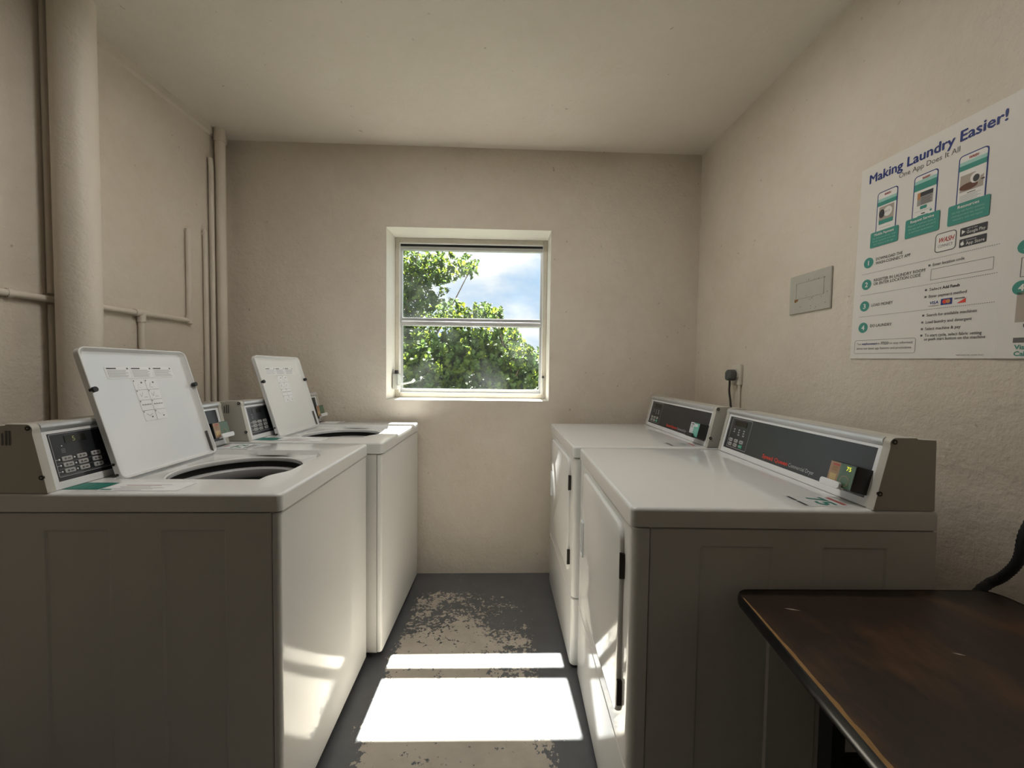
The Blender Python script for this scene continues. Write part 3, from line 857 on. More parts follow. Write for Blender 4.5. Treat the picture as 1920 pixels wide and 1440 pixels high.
    for r_ in range(4):
        t0 = -0.286 + 0.133 / 4 * r_
        if r_: lp.rect(-0.042, 0.042, t0 - 0.0004, t0 + 0.0004, 'ink_grey', 0.0006)
        for c in range(2):
            x = -0.042 + 0.042 * c
            lp.rect(x + 0.002, x + 0.005, t0 + 0.002, t0 + 0.006, 'ink', 0.0006)
            a = x + 0.010
            if r_ == 0: lp.line(a, t0 + 0.026, a + 0.014, t0 + 0.026, 0.0012, 'ink_grey'); lp.line(a + 0.003, t0 + 0.022, a + 0.008, t0 + 0.010, 0.0014, 'ink_grey'); lp.disc(a + 0.018, t0 + 0.010, 0.003, 'ink_grey', 0.0006)
            if r_ == 1: lp.line(a, t0 + 0.012, a + 0.004, t0 + 0.022, 0.0012, 'ink_grey'); lp.line(a + 0.004, t0 + 0.022, a + 0.012, t0 + 0.008, 0.0012, 'ink_grey'); lp.line(a + 0.012, t0 + 0.024, a + 0.024, t0 + 0.024, 0.0012, 'ink_grey')
            if r_ == 2:
                for z in range(7): lp.rect(x + 0.006 + 0.0048 * z, x + 0.009 + 0.0048 * z, t0 + 0.013 + 0.001 * (z % 2), t0 + 0.0165, 'ink_grey', 0.0006)
            if r_ == 3: lp.line(a, t0 + 0.010, a + 0.010, t0 + 0.018, 0.0014, 'ink_grey'); lp.line(a + 0.010, t0 + 0.018, a + 0.022, t0 + 0.012, 0.0014, 'ink_grey'); lp.disc(a + 0.018, t0 + 0.022, 0.0026, 'ink_grey', 0.0006)
    lp.rect(-0.0004, 0.0004, -0.286, -0.153, 'ink_grey', 0.0006)
    lp.build('instruction_label', lid, label='white pictogram label in two columns', smooth=0)
    # console
    con, fp, hw = console(root, W, H, D, True)
    pr = fp_print(fp)
    pr.ring(-0.291, -0.140, -0.138, -0.029, 0.003, 0.0009, 'line', 0.0006)
    for r_ in range(3):
        w = 0.0725 - 0.0155 * r_
        for c in range(3):
            u = -0.265 + 0.0362 * c
            if c < 2: pr.disc(u - 0.0165, -w, 0.0021, 'trim', 0.0006)
        pr.rect(-0.290, -0.285, -w - 0.0008, -w + 0.0008, 'ink_pale', 0.0006)
        pr.rect(-0.288, -0.170, -w + 0.0085, -w + 0.0089, 'ink_pale', 0.0005)
    pr.disc(-0.268, -0.106, 0.0016, 'trim', 0.0006)
    for k_ in range(3): pr.rect(-0.272, -0.262, -0.098 + 0.004 * k_, -0.0972 + 0.004 * k_, 'ink_pale', 0.0006)
    pr.build('panel_print', con, kind='stuff', smooth=0)
    q = G(); q.loft([[fp(a, b, 0.0) for a, b in ((-0.258, 0.112), (-0.206, 0.112), (-0.206, 0.130), (-0.258, 0.130))], [fp(a, b, 0.001) for a, b in ((-0.258, 0.112), (-0.206, 0.112), (-0.206, 0.130), (-0.258, 0.130))]], 'lcd', False, True)
    q.build('display', con, smooth=0)
    if readout:
        pr = fp_print(fp); pr.text(readout, -0.240, -0.1145, 0.0125, 'led_dim', n=0.0014); pr.build('readout', con, kind='stuff', smooth=0)
    for r_ in range(3):
        for c in range(3):
            key(con, fp, -0.2635 + 0.0362 * c, 0.0725 - 0.0155 * r_, 0.0125, 0.0058, 'key')
    reader(root, fp, hw, 0.203, 0.287, 0.030, 0.089, 'tan', 'right')
    # stickers on the deck
    tp = Print((0, 0, H + 0.0002), (1, 0, 0), (0, -1, 0), (0, 0, 1))
    tp.rect(-0.296, -0.236, -0.543, -0.458, 'teal_dark')
    tp.rr(-0.306, -0.232, -0.452, -0.262, 0.004, 'paper')
    for k_ in range(4): tp.rect(-0.285, -0.246, -0.530 + 0.018 * k_, -0.524 + 0.018 * k_, 'teal', 0.0006)
    tp.rect(-0.299, -0.291, -0.452, -0.425, 'teal_dark', 0.0006)
    for k_ in range(6):
        tp.rect(-0.256 - 0.009 * k_, -0.2535 - 0.009 * k_, -0.425 + 0.01 * (k_ % 2), -0.31 - 0.02 * (k_ % 3), 'photo_grey' if k_ != 1 else 'ink_red', 0.0006)
    tp.build('deck_label', root, label='green and white printed sticker', smooth=0)
    tp = Print((0, 0, H + 0.0002), (1, 0, 0), (0, -1, 0), (0, 0, 1))
    tp.rr(0.210, 0.302, -0.520, -0.405, 0.004, 'paper')
    if number: tp.text(number, 0.256, -0.442, 0.036, 'teal_dark', width=0.060, center=True, bold=0.028, n=0.0006)
    tp.rect(0.240, 0.272, -0.512, -0.505, 'ink_red', 0.0006)
    tp.rect(0.220, 0.292, -0.427, -0.421, 'ink', 0.0006); tp.rect(0.220, 0.292, -0.417, -0.411, 'ink', 0.0006)
    tp.build('number_sticker', root, label='white machine number sticker', smooth=0)
    return root

make_washer('washing_machine', (-0.5454, 1.3048, 0), 1.5849, 'white top-loading washing machine with open lid nearest the camera, in front of the thick pipe', '72', '5')
make_washer('washing_machine', (-0.4891, 1.9741, 0), 1.5526, 'white top-loading washing machine with open lid beside the window wall', '', '')

# ---------------------------------------------------------------- dryers
def make_dryer(name, origin, rz, label, style, number, led):
    W, H, LT, D, WR = 0.6835, 0.9175, 0.046, 0.692, 0.040
    Z0, ZS = 0.012, 0.292
    root = empty(name, origin, rz, label, 'clothes dryer', 'clothes dryers along the right wall')
    cabinet(root, W, H, WR, [(0.154, 0.321), (0.430, 0.580)], 0.831, 0.022, LT)
    front_shell(root, 'front_panel', W, WR, ZS + 0.002, H - LT - 0.003, 0.020)
    front_shell(root, 'lower_panel', W, WR, Z0, ZS - 0.002, 0.020)
    q = G(); lp = top_slab(q, W, H, LT, D + 0.004, r=0.009); q.loft(lp, 'enamel', True, True); q.build('top_panel', root)
    # door on the front (hinged on the user's right)
    hw = W / 2; dx0, dx1 = -0.240, hw - 0.058
    q = G()
    def dl(ins, y): return [(a, y, b) for a, b, _ in rrect(dx0 + ins, dx1 - ins, 0.372 + ins, 0.850 - ins, 0.036, 0, 7)]
    q.loft([dl(0, 0.001), dl(0, -0.006), dl(0.0015, -0.009), dl(0.005, -0.011)], 'enamel_front', False, True)
    door = q.build('door', root)
    q = G()
    q.loft([[(a, -0.0105, b) for a, b, _ in rrect(dx0 + 0.020, dx0 + 0.060, 0.548, 0.678, 0.006, 0, 5)],
            [(a, -0.0165, b) for a, b, _ in rrect(dx0 + 0.021, dx0 + 0.059, 0.549, 0.677, 0.006, 0, 5)],
            [(a, -0.0165, b) for a, b, _ in rrect(dx0 + 0.028, dx0 + 0.052, 0.556, 0.670, 0.005, 0, 5)],
            [(a, -0.0115, b) for a, b, _ in rrect(dx0 + 0.030, dx0 + 0.050, 0.558, 0.668, 0.004, 0, 5)]], 'reader_white', False, True)
    q.build('door_pull', door)
    for z in (0.756, 0.442):
        q = G(); q.cyl((dx1 + 0.004, -0.0085, z - 0.031), (dx1 + 0.004, -0.0085, z + 0.031), 0.0040, 'screw', 10)
        q.box(dx1 + 0.001, dx1 + 0.009, -0.0085, 0.0005, z - 0.030, z + 0.030, 'screw')
        q.build('hinge', door)
    con, fp, hw = console(root, W, H, D, False)
    pr = fp_print(fp)
    pr.ring(-0.294, -0.172, -0.136, -0.026, 0.0015, 0.0011, 'line', 0.0006)
    for c in range(3):
        for k_ in range(2 + (c > 0)): pr.rect(-0.272 + 0.030 * c, -0.264 + 0.030 * c + 0.003 * (k_ == 2), -0.098 + 0.009 * k_, -0.093 + 0.009 * k_, 'ink_pale', 0.0006)
        pr.disc(-0.2885 + 0.0335 * c, -0.054, 0.0016, 'ink_pale', 0.0006); pr.disc(-0.2885 + 0.0335 * c, -0.038, 0.0016, 'ink_pale', 0.0006)
    pr.build('panel_print', con, kind='stuff', smooth=0)
    pr = fp_print(fp)
    pr.text('Speed Queen', -0.075, -0.029, 0.0125, 'red', width=0.119, bold=0.03, n=0.0006)
    pr.text('Commercial Dryer', 0.049, -0.029, 0.0115, 'line', width=0.100, n=0.0006)
    pr.build('brand_lettering', con, kind='stuff', smooth=0)
    q = G(); a = ((-0.275, 0.109), (-0.200, 0.109), (-0.200, 0.128), (-0.275, 0.128))
    q.loft([[fp(u, w, 0) for u, w in a], [fp(u, w, 0.001) for u, w in a]], 'lcd', False, True); q.build('display', con, smooth=0)
    for r_ in range(2):
        for c in range(3):
            key(con, fp, -0.2745 + 0.0335 * c, 0.054 - 0.016 * r_, 0.011, 0.0062, 'key_green' if (r_ == 1 and c == 2) else 'key')
    rd = reader(root, fp, hw, 0.240, 0.316, 0.026, 0.086, style, 'left')
    if led:
        pr = Print(fp(0, 0, 0.040), (1, 0, 0), -SL, NO); pr.text(led, 0.2905, -0.0695, 0.010, 'led', n=0.0009); pr.build('readout', rd, kind='stuff', smooth=0)
    tp = Print((0, 0, H + 0.0002), (1, 0, 0), (0, -1, 0), (0, 0, 1))
    tp.rr(0.243, 0.320, -0.520, -0.400, 0.004, 'enamel', 0.0002)
    if number: tp.text(number, 0.282, -0.452, 0.038, 'teal_dark', width=0.056, center=True, bold=0.03, n=0.0006)
    else:
        for x in (0.262, 0.285): tp.line(x, -0.478, x + 0.016, -0.476, 0.004, 'teal_dark', 0.0006); tp.line(x + 0.014, -0.476, x + 0.004, -0.454, 0.004, 'teal_dark', 0.0006)
    tp.rect(0.254, 0.310, -0.512, -0.502, 'ink_red', 0.0006)
    tp.rect(0.248, 0.279, -0.418, -0.410, 'ink', 0.0006); tp.rect(0.283, 0.315, -0.418, -0.410, 'ink', 0.0006)
    tp.build('number_sticker', root, label='machine number sticker with dark green digits', smooth=0)
    return root

make_dryer('clothes_dryer', (0.3049, 1.2276, 0), -1.5938, 'white clothes dryer nearest the camera, behind the brown table', 'tan', '75', '75')
make_dryer('clothes_dryer', (0.2860, 1.9310, 0), -1.5574, 'white clothes dryer beside the window wall, below the plugged outlet', 'teal', '', '')

# ------------------------------------------------------------------ information boards on the right wall
RW = -pi / 2 + 0.0178
def on_right(s, z, off=0.0):
    """point on the right wall at distance y = s"""
    n = Vector((-1, -0.0178, 0)).normalized()
    return Vector((xr(s), s, z)) + n * off

sign = empty('information_board', on_right(1.310, 1.888, 0.0), RW, 'large white board of printed laundry instructions with three phone pictures on the right wall', 'sign', ry=0.0)
sign.rotation_mode = 'XYZ'
sign.rotation_euler = (Matrix.Rotation(RW, 3, 'Z') @ Matrix.Rotation(0.024, 3, 'Y')).to_euler()
BW, BH, BT = 0.3915, 0.613, 0.004
q = G(); q.box(0, BW, -BT, 0, -BH, 0, 'board', 0.0008, 1); q.build('board', sign)
def sp(): return Print((0, -BT, 0), (1, 0, 0), (0, 0, -1), (0, -1, 0))
q = sp(); q.text('Making Laundry Easier!', 0.031, 0.0545, 0.0270, 'navy', width=0.347, bold=0.028); q.build('headline', sign, kind='stuff', smooth=0)
q = sp(); q.text('One App Does It All', 0.126, 0.0785, 0.0145, 'ink_grey', width=0.157); q.build('subtitle', sign, kind='stuff', smooth=0)

def phone(x0, x1, t0, t1, kind):
    q = sp()
    q.rr(x0, x1, t0, t1 + 0.03, 0.009, 'navy', 0.0004)
    q.rr(x0 + 0.0028, x1 - 0.0028, t0 + 0.0028, t1 + 0.027, 0.007, 'board_white', 0.0006)
    c = (x0 + x1) / 2; L, R = x0 + 0.0028, x1 - 0.0028
    if kind == 0:
        q.rect(L, R, t0 + 0.022, t0 + 0.031, 'teal_pale', 0.0008); q.rect(L, R, t0 + 0.031, t0 + 0.043, 'teal', 0.0008)
        q.rect(L + 0.006, R - 0.006, t0 + 0.047, t0 + 0.092, 'photo_tan', 0.0008)
        q.disc(c + 0.005, t0 + 0.066, 0.0155, 'photo_grey', 0.001, ry=0.0165); q.disc(c + 0.005, t0 + 0.066, 0.0135, 'board_white', 0.0012, ry=0.0145)
        q.disc(c - 0.014, t0 + 0.068, 0.009, 'ink', 0.0014, ry=0.013); q.text('$1.5', c - 0.003, t0 + 0.068, 0.006, 'ink_grey', width=0.014, n=0.0016)
        q.rr(L + 0.007, R - 0.007, t0 + 0.088, t0 + 0.100, 0.002, 'teal', 0.0014)
        q.rect(L + 0.010, R - 0.014, t0 + 0.110, t0 + 0.111, 'photo_tan', 0.0008)
    elif kind == 1:
        q.rect(L, R, t0 + 0.015, t0 + 0.027, 'teal_pale', 0.0008); q.rect(L, R, t0 + 0.024, t0 + 0.043, 'teal', 0.001)
        q.rect(L + 0.010, R - 0.007, t0 + 0.050, t0 + 0.086, 'photo_grey', 0.0008)
        q.rect(L + 0.010, L + 0.018, t0 + 0.050, t0 + 0.068, 'orange', 0.001); q.rect(L + 0.018, R - 0.007, t0 + 0.050, t0 + 0.062, 'ink', 0.001)
        for k in range(5): q.rect(L + 0.020, R - 0.010 - 0.003 * (k % 2), t0 + 0.065 + 0.004 * k, t0 + 0.067 + 0.004 * k, 'ink_grey', 0.001)
        q.rr(c - 0.010, c + 0.008, t0 + 0.088, t0 + 0.097, 0.002, 'teal', 0.0008)
        q.rect(L + 0.006, R - 0.008, t0 + 0.101, t0 + 0.102, 'ink_pale', 0.0008); q.disc(R - 0.010, t0 + 0.107, 0.003, 'teal', 0.0008)
        q.rect(c - 0.006, c + 0.004, t0 + 0.108, t0 + 0.111, 'ink', 0.0008); q.rr(c - 0.017, c + 0.014, t0 + 0.114, t0 + 0.122, 0.003, 'teal', 0.0008)
    else:
        q.rect(L, R, t0 + 0.018, t0 + 0.030, 'teal_pale', 0.0008); q.rect(L, R, t0 + 0.027, t0 + 0.040, 'teal', 0.001)
        q.rect(L + 0.004, R - 0.004, t0 + 0.052, t0 + 0.094, 'photo_tan', 0.0008)
        q.disc(c + 0.018, t0 + 0.056, 0.011, 'board_white', 0.001)
        q.disc(c - 0.006, t0 + 0.083, 0.020, 'photo_brown', 0.001, ry=0.009)
        q.disc(c + 0.008, t0 + 0.067, 0.011, 'board_white', 0.0012, ry=0.013); q.disc(c + 0.010, t0 + 0.069, 0.007, 'ink', 0.0014, ry=0.009)
        q.disc(c + 0.024, t0 + 0.076, 0.004, 'ink', 0.001, ry=0.002)
        q.rect(c - 0.008, c + 0.010, t0 + 0.098, t0 + 0.100, 'ink_grey', 0.0008)
        for k in range(5): q.rect(L + 0.005, R - 0.008 - 0.006 * (k % 2), t0 + 0.103 + 0.004 * k, t0 + 0.1044 + 0.004 * k, 'ink_pale', 0.0008)
    q.text('WASH', c, t0 + 0.0145, 0.0062, 'ink_red', width=0.020, center=True, bold=0.028, italic=0.2, n=0.0014)
    q.build('phone_picture', sign, smooth=0)
phone(0.062, 0.1265, 0.096, 0.214, 0)
phone(0.172, 0.2355, 0.096, 0.218, 1)
phone(0.283, 0.347, 0.0935, 0.218, 2)
for x0, x1, t0, t1, ttl, body in ((0.048, 0.1365, 0.215, 0.262, 'Mobile Payment', ('Pay with your phone. Load', 'funds anytime and see', 'your balance in the app.')),
                                  (0.157, 0.2475, 0.212, 0.265, 'Request Service', ('Report a machine issue in', 'the app and we will send', 'a service technician.')),
                                  (0.2675, 0.358, 0.214, 0.265, 'Resources', ('Get help with laundry questions,', 'cleaning product tips, tutorials,', 'reminders, stain and repairs.'))):
    q = sp(); q.rr(x0, x1, t0, t1, 0.004, 'teal', 0.0016)
    q.text(ttl, (x0 + x1) / 2, t0 + 0.0125, 0.0072, 'board_white', width=0.062 if ttl != 'Resources' else 0.046, center=True, bold=0.028, n=0.0019)
    for k, b in enumerate(body): q.text(b, (x0 + x1) / 2, t0 + 0.0225 + 0.009 * k, 0.0052, 'teal_pale', width=0.072 - 0.006 * (k == 2), center=True, n=0.0019)
    q.build('caption_card', sign, smooth=0)
q = sp()
q.ring(0.240, 0.291, 0.276, 0.327, 0.009, 0.0024, 'ink_grey'); q.rr(0.2424, 0.2886, 0.2784, 0.3246, 0.007, 'board_white', 0.0003)
q.text('WASH', 0.2655, 0.3015, 0.0125, 'ink_red', width=0.036, center=True, bold=0.028, italic=0.25); q.text('CONNECT', 0.2655, 0.3145, 0.0075, 'ink_grey', width=0.035, center=True)
q.build('app_icon', sign, smooth=0)
for t0, top, bot in ((0.279, 'GET IT ON', 'Google Play'), (0.307, 'Download on the', 'App Store')):
    q = sp(); q.rr(0.2985, 0.3565, t0, t0 + 0.021, 0.002, 'ink')
    if bot == 'Google Play': q.poly([(0.3025, t0 + 0.005), (0.3105, t0 + 0.0105), (0.3025, t0 + 0.016)], 'board_white', 0.0006)
    else:
        q.disc(0.3055, t0 + 0.0118, 0.0042, 'board_white', 0.0006, ry=0.0046); q.disc(0.3092, t0 + 0.0105, 0.0014, 'ink', 0.0008); q.line(0.3057, t0 + 0.0068, 0.3072, t0 + 0.0045, 0.0012, 'board_white', 0.0006)
    q.text(top, 0.3135, t0 + 0.0065, 0.0028, 'board_white', width=0.022); q.text(bot, 0.3135, t0 + 0.0165, 0.0078, 'board_white', width=0.039)
    q.build('store_badge', sign, smooth=0)
for (sx, st, num, lines) in ((0.046, 0.3065, '1', (('DOWNLOAD THE', 0.305, 0.083), ('WASH-CONNECT APP', 0.3175, 0.106))),
                             (0.044, 0.375, '2', (('REGISTER IN LAUNDRY ROOM', 0.370, 0.151), ('OR ENTER LOCATION CODE', 0.3815, 0.140))),
                             (0.042, 0.4435, '3', (('LOAD MONEY', 0.4475, 0.068),)),
                             (0.042, 0.5125, '4', (('DO LAUNDRY', 0.5125, 0.069),))):
    q = sp(); q.disc(sx, st, 0.0165, 'teal'); q.text(num, sx, st + 0.0075, 0.015, 'board_white', center=True, bold=0.028, n=0.0007); q.build('step_number', sign, smooth=0)
    q = sp()
    for t, y, w in lines: q.text(t, sx + 0.0245, y, 0.0088, 'ink_grey', width=w, bold=0.016)
    q.build('step_text', sign, kind='stuff', smooth=0)
q = sp()
for t in (0.340, 0.4075, 0.4765):
    for k in range(80): q.rect(0.026 + 0.0045 * k, 0.0285 + 0.0045 * k, t, t + 0.0012, 'ink_grey')
q.build('dotted_rule', sign, kind='stuff', smooth=0)
q = sp()
for t, a, w, txt in ((0.360, 0.239, 0.074, 'Enter location code'), (0.4265, 0.235, 0.030, 'Select'), (0.4455, 0.235, 0.089, 'Enter payment method'),
                     (0.4965, 0.233, 0.116, 'Search for available machines'), (0.5155, 0.232, 0.108, 'Load laundry and detergent'), (0.534, 0.232, 0.085, 'Select machine & pay'),
                     (0.552, 0.232, 0.131, 'To start cycle, select fabric setting'), (0.5625, 0.231, 0.140, 'or push start button on the machine')):
    q.text(txt, a, t, 0.0078, 'ink_grey', width=w, bold=0.014)
    if not txt.startswith('or'): q.rect(a - 0.0115, a - 0.006, t - 0.0065, t - 0.001, 'ink_grey')
q.text('Add Funds', 0.2675, 0.4265, 0.0078, 'ink', width=0.040, bold=0.03)
q.ring(0.2355, 0.375, 0.368, 0.398, 0.0006, 0.0009, 'ink_grey'); q.ring(0.0155, 0.209, 0.553, 0.5965, 0.006, 0.0009, 'ink_grey')
q.text('Text', 0.025, 0.5685, 0.0072, 'ink_grey', width=0.014); q.text('washconnect', 0.042, 0.5685, 0.0072, 'navy', width=0.052, bold=0.028); q.text('to', 0.096, 0.5685, 0.0072, 'ink_grey', width=0.006)
q.text('77223', 0.106, 0.5685, 0.0076, 'ink', width=0.024, bold=0.03); q.text('to stay informed', 0.133, 0.5685, 0.0072, 'ink_grey', width=0.067)
q.text('about our latest app features and promotions.', 0.0245, 0.583, 0.0072, 'ink_grey', width=0.175)
q.text('WASH-CONNECT-INS  11/2019EN  REV0219', 0.311, 0.605, 0.003, 'ink_grey', width=0.060)
q.build('fine_print', sign, kind='stuff', smooth=0)
q = sp(); q.rect(0.236, 0.262, 0.453, 0.4695, 'board_white'); q.rect(0.236, 0.262, 0.4675, 0.4695, 'photo_tan', 0.0006); q.text('VISA', 0.249, 0.464, 0.0078, 'navy', width=0.022, center=True, bold=0.03, italic=0.15, n=0.0007); q.build('card_logo', sign, smooth=0)
q = sp(); q.rect(0.266, 0.293, 0.453, 0.4695, 'navy'); q.disc(0.2755, 0.461, 0.0055, 'red', 0.0006); q.disc(0.2835, 0.461, 0.0055, 'orange', 0.0007); q.build('card_logo', sign, smooth=0)
q = sp(); q.rect(0.2965, 0.3235, 0.453, 0.4695, 'board_white'); q.poly([(0.3235, 0.458), (0.3235, 0.4695), (0.304, 0.4695)], 'red', 0.0006); q.text('DISCOVER', 0.310, 0.459, 0.004, 'ink', width=0.023, center=True, bold=0.03, n=0.0007); q.build('card_logo', sign, smooth=0)

# second board, cut by the right edge of the frame
sign2 = empty('information_board', on_right(0.919, 1.8786, 0.0015), 0, 'white printed board at the right picture edge with teal and grey print', 'sign')
sign2.rotation_euler = sign.rotation_euler
q = G(); q.box(0, 0.40, -BT, 0, -0.613, 0, 'board', 0.0008, 1); q.build('board', sign2)
q = sp(); q.disc(0.0435, 0.360, 0.0165, 'teal'); q.text('2', 0.0435, 0.367, 0.015, 'board_white', center=True, bold=0.028, n=0.0007); q.build('step_number', sign2, smooth=0)
q = sp(); q.disc(0.0405, 0.452, 0.0165, 'teal'); q.text('4', 0.0405, 0.459, 0.015, 'board_white', center=True, bold=0.028, n=0.0007); q.build('step_number', sign2, smooth=0)
q = sp(); q.rect(0.034, 0.14, 0.462, 0.530, 'photo_tan'); q.ring(0.036, 0.142, 0.384, 0.428, 0.001, 0.0012, 'ink_grey'); q.rect(0.034, 0.36, 0.565, 0.5765, 'ink_grey'); q.build('panel_print', sign2, smooth=0)
q = sp(); q.text('Visit', 0.0375, 0.5915, 0.0105, 'teal', bold=0.03); q.text('Call', 0.0375, 0.6065, 0.0105, 'teal', bold=0.03); q.text('U', 0.050, 0.543, 0.009, 'ink', bold=0.028); q.build('fine_print', sign2, kind='stuff', smooth=0)

# ------------------------------------------------------------------ blank cover plate, outlet, plug, conduit
plate = empty('cover_plate', on_right(1.611, 1.6085), RW, 'grey blank cover plate with a rust spot on the right wall', 'cover plate')
q = G(); q.box(0, 0.2005, -0.007, 0, -0.150, 0, 'plate', 0.002, 1); q.build('plate', plate)
q = G()
for b in ((0.034, 0.170, -0.0335, -0.031), (0.034, 0.170, -0.0935, -0.091), (0.034, 0.0365, -0.0935, -0.031), (0.1675, 0.170, -0.0935, -0.031)):
    q.box(b[0], b[1], -0.0082, -0.006, b[2], b[3], 'plate')
q.build('raised_border', plate, smooth=0)
q = Print((0, -0.007, 0), (1, 0, 0), (0, 0, -1), (0, -1, 0))
q.disc(0.038, 0.097, 0.010, 'rust', ry=0.006); q.disc(0.034, 0.100, 0.006, 'rust', 0.0005)
q.build('rust_spot', plate, label='brown rust spot', smooth=0)
q = Print((0, -0.0083, 0), (1, 0, 0), (0, 0, -1), (0, -1, 0))
for k in range(26):
    x = 0.20 * random.random() ** 0.5
    q.disc(x * 0.92 + 0.01, random.choice((0.032, 0.031, 0.09, 0.10, 0.125, 0.14)) + random.uniform(-0.004, 0.004), random.uniform(0.0007, 0.0022), 'ink_grey', 0.0002, k=8)
q.build('grime_speck', plate, kind='stuff', smooth=0)

out = empty('wall_outlet', on_right(1.981, 1.262), RW, 'ivory wall outlet above the far dryer', 'outlet')
q = G(); q.box(0, 0.072, -0.016, 0, -0.100, 0, 'ivory', 0.004); q.build('outlet_plate', out)
q = G(); q.cyl((0.036, -0.016, -0.050), (0.036, -0.022, -0.050), 0.028, 'ivory', 24); q.build('socket_ring', out)

pl = empty('power_plug', on_right(1.945, 1.210, 0.045), RW, 'grey angled power plug with a dark cord, in the wall outlet', 'plug')
q = G(); k = 5
def pr_(w0, w1, h0, h1, y, r): return [(a, y, b) for a, b, _ in rrect(w0, w1, h0, h1, r, 0, k)]
q.loft([pr_(-0.020, 0.020, -0.026, 0.024, 0.022, 0.016), pr_(-0.024, 0.024, -0.028, 0.027, 0.018, 0.018), pr_(-0.023, 0.023, -0.028, 0.026, -0.006, 0.016), pr_(-0.017, 0.017, -0.026, 0.020, -0.014, 0.014), pr_(-0.010, 0.010, -0.020, 0.014, -0.016, 0.008)], 'plug', True, True)
q.build('plug_body', pl)
q = G(); q.tube(smooth_path([(-0.002, 0.002, -0.020), (-0.005, 0.004, -0.045), (-0.012, 0.008, -0.085), (-0.010, 0.016, -0.15), (-0.008, 0.022, -0.30), (-0.01, 0.022, -0.60)], 6), 0.0048, 'cable', 10); q.build('power_cord', pl)

q = G(); c0 = on_right(1.921, 1.165, 0.009)
q.tube([c0, (c0.x, c0.y, 0.02)], 0.0058, 'pipe', 10)
tag(q.build('electrical_conduit'), 'thin beige conduit dropping from the wall outlet', 'conduit')

# black corrugated hose between table and right wall
q = G()
path = smooth_path([(1.140, 0.70, 1.18), (1.130, 0.785, 0.99), (1.125, 0.819, 0.895), (1.125, 0.829, 0.825), (1.125, 0.853, 0.777), (1.125, 0.876, 0.750)], 14)
path = path + smooth_path([(1.125, 0.876, 0.750), (1.085, 0.874, 0.70), (1.075, 0.876, 0.5), (1.075, 0.874, 0.05)], 10)[1:]
q.tube(path, [0.0088 + 0.0012 * (i % 2) for i in range(len(path))], 'rubber', 14)
tag(q.build('ribbed_hose'), 'black ribbed hose between the brown table and the right wall', 'hose')

# ------------------------------------------------------------------ brown table, lower right
TZ, TT = 0.740, 0.022
tb = empty('table', (0.80, 0.40, 0), 0, 'worn dark brown table with black edge band, in front of the near dryer', 'table')
def table_outline(ins):
    c = [(1.112, 0.863), (0.522, 0.866), (0.395, -0.25), (1.135, -0.25)]; r = 0.035
    out_ = []
    n = len(c)
    for i in range(n):
        p, a, b = Vector(c[i]), Vector(c[i - 1]), Vector(c[(i + 1) % n])
        d0, d1 = (a - p).normalized(), (b - p).normalized()
        ang = d0.angle(d1); L = r / math.tan(ang / 2); bis = (d0 + d1).normalized(); cc = p + bis * (r / sin(ang / 2))
        s0 = p + d0 * L - cc; s1 = p + d1 * L - cc
        for k in range(7):
            t = k / 6; v = (s0 * (1 - t) + s1 * t).normalized() * (r - ins) + cc
            out_.append((v.x - 0.80, v.y - 0.40))
    return out_
q = G()
q.loft([[(x, y, TZ - TT) for x, y in table_outline(0.004)], [(x, y, TZ) for x, y in table_outline(0.004)]], 'table', True, True); q.build('tabletop', tb, smooth=0.4)
q = G()
q.loft([[(x, y, TZ - TT - 0.001) for x, y in table_outline(0.0045)], [(x, y, TZ - TT - 0.001) for x, y in table_outline(0.001)], [(x, y, TZ - TT * 0.75) for x, y in table_outline(-0.0015)],
        [(x, y, TZ - TT * 0.25) for x, y in table_outline(-0.0015)], [(x, y, TZ + 0.0005) for x, y in table_outline(0.001)], [(x, y, TZ + 0.0007) for x, y in table_outline(0.004)]], 'edge'); q.build('edge_band', tb)
q = G()                                                # chipped laminate showing board along the front edge
A = Vector((0.522 - 0.80, 0.866 - 0.40)); Bq = Vector((0.395 - 0.80, -0.25 - 0.40)); dA = (Bq - A).normalized(); nA = Vector((-dA.y, dA.x))
top_, bot_ = [], []
for i in range(60):
    t = 0.035 + 0.9 * i / 59
    w = 0.003 + 0.007 * max(0, sin(pi * min(1, (t - 0.02) / 0.75))) * (0.6 + 0.4 * random.random())
    p = A + dA * t
    top_.append((p.x + nA.x * 0.0035, p.y + nA.y * 0.0035, TZ + 0.0006)); bot_.append((p.x + nA.x * (0.004 + w), p.y + nA.y * (0.004 + w), TZ + 0.0004))
q.add(top_ + bot_, [(i, i + 1, 61 + i, 60 + i) for i in range(59)], 'chipboard'); q.build('worn_edge', tb, label='worn strip of bare chipboard', smooth=0)
q = G()
for x, y, l, a in ((1.02, 0.50, 0.010, 0.9), (1.045, 0.475, 0.012, 0.7), (0.60, 0.79, 0.016, 0.3), (0.98, 0.42, 0.006, 0.5), (1.00, 0.60, 0.007, 1.0), (0.80, 0.66, 0.010, 0.4)):
    x -= 0.80; y -= 0.40; c, s_ = cos(a), sin(a)
    q.add([(x - l * c, y + l * s_, TZ + 0.0004), (x - 0.002 * s_, y - 0.002 * c, TZ + 0.0004), (x + l * c, y - l * s_, TZ + 0.0004), (x + 0.002 * s_, y + 0.002 * c, TZ + 0.0004)], [(0, 1, 2, 3)], 'photo_tan')
q.build('scratch', tb, kind='stuff', smooth=0)
for x, y in ((0.655, 0.745), (1.06, 0.745), (0.60, -0.12), (1.06, -0.12)):
    q = G(); q.box(x - 0.816, x - 0.784, y - 0.416, y - 0.384, 0, TZ - TT - 0.002, 'steel', 0.003, 1); q.build('leg', tb)
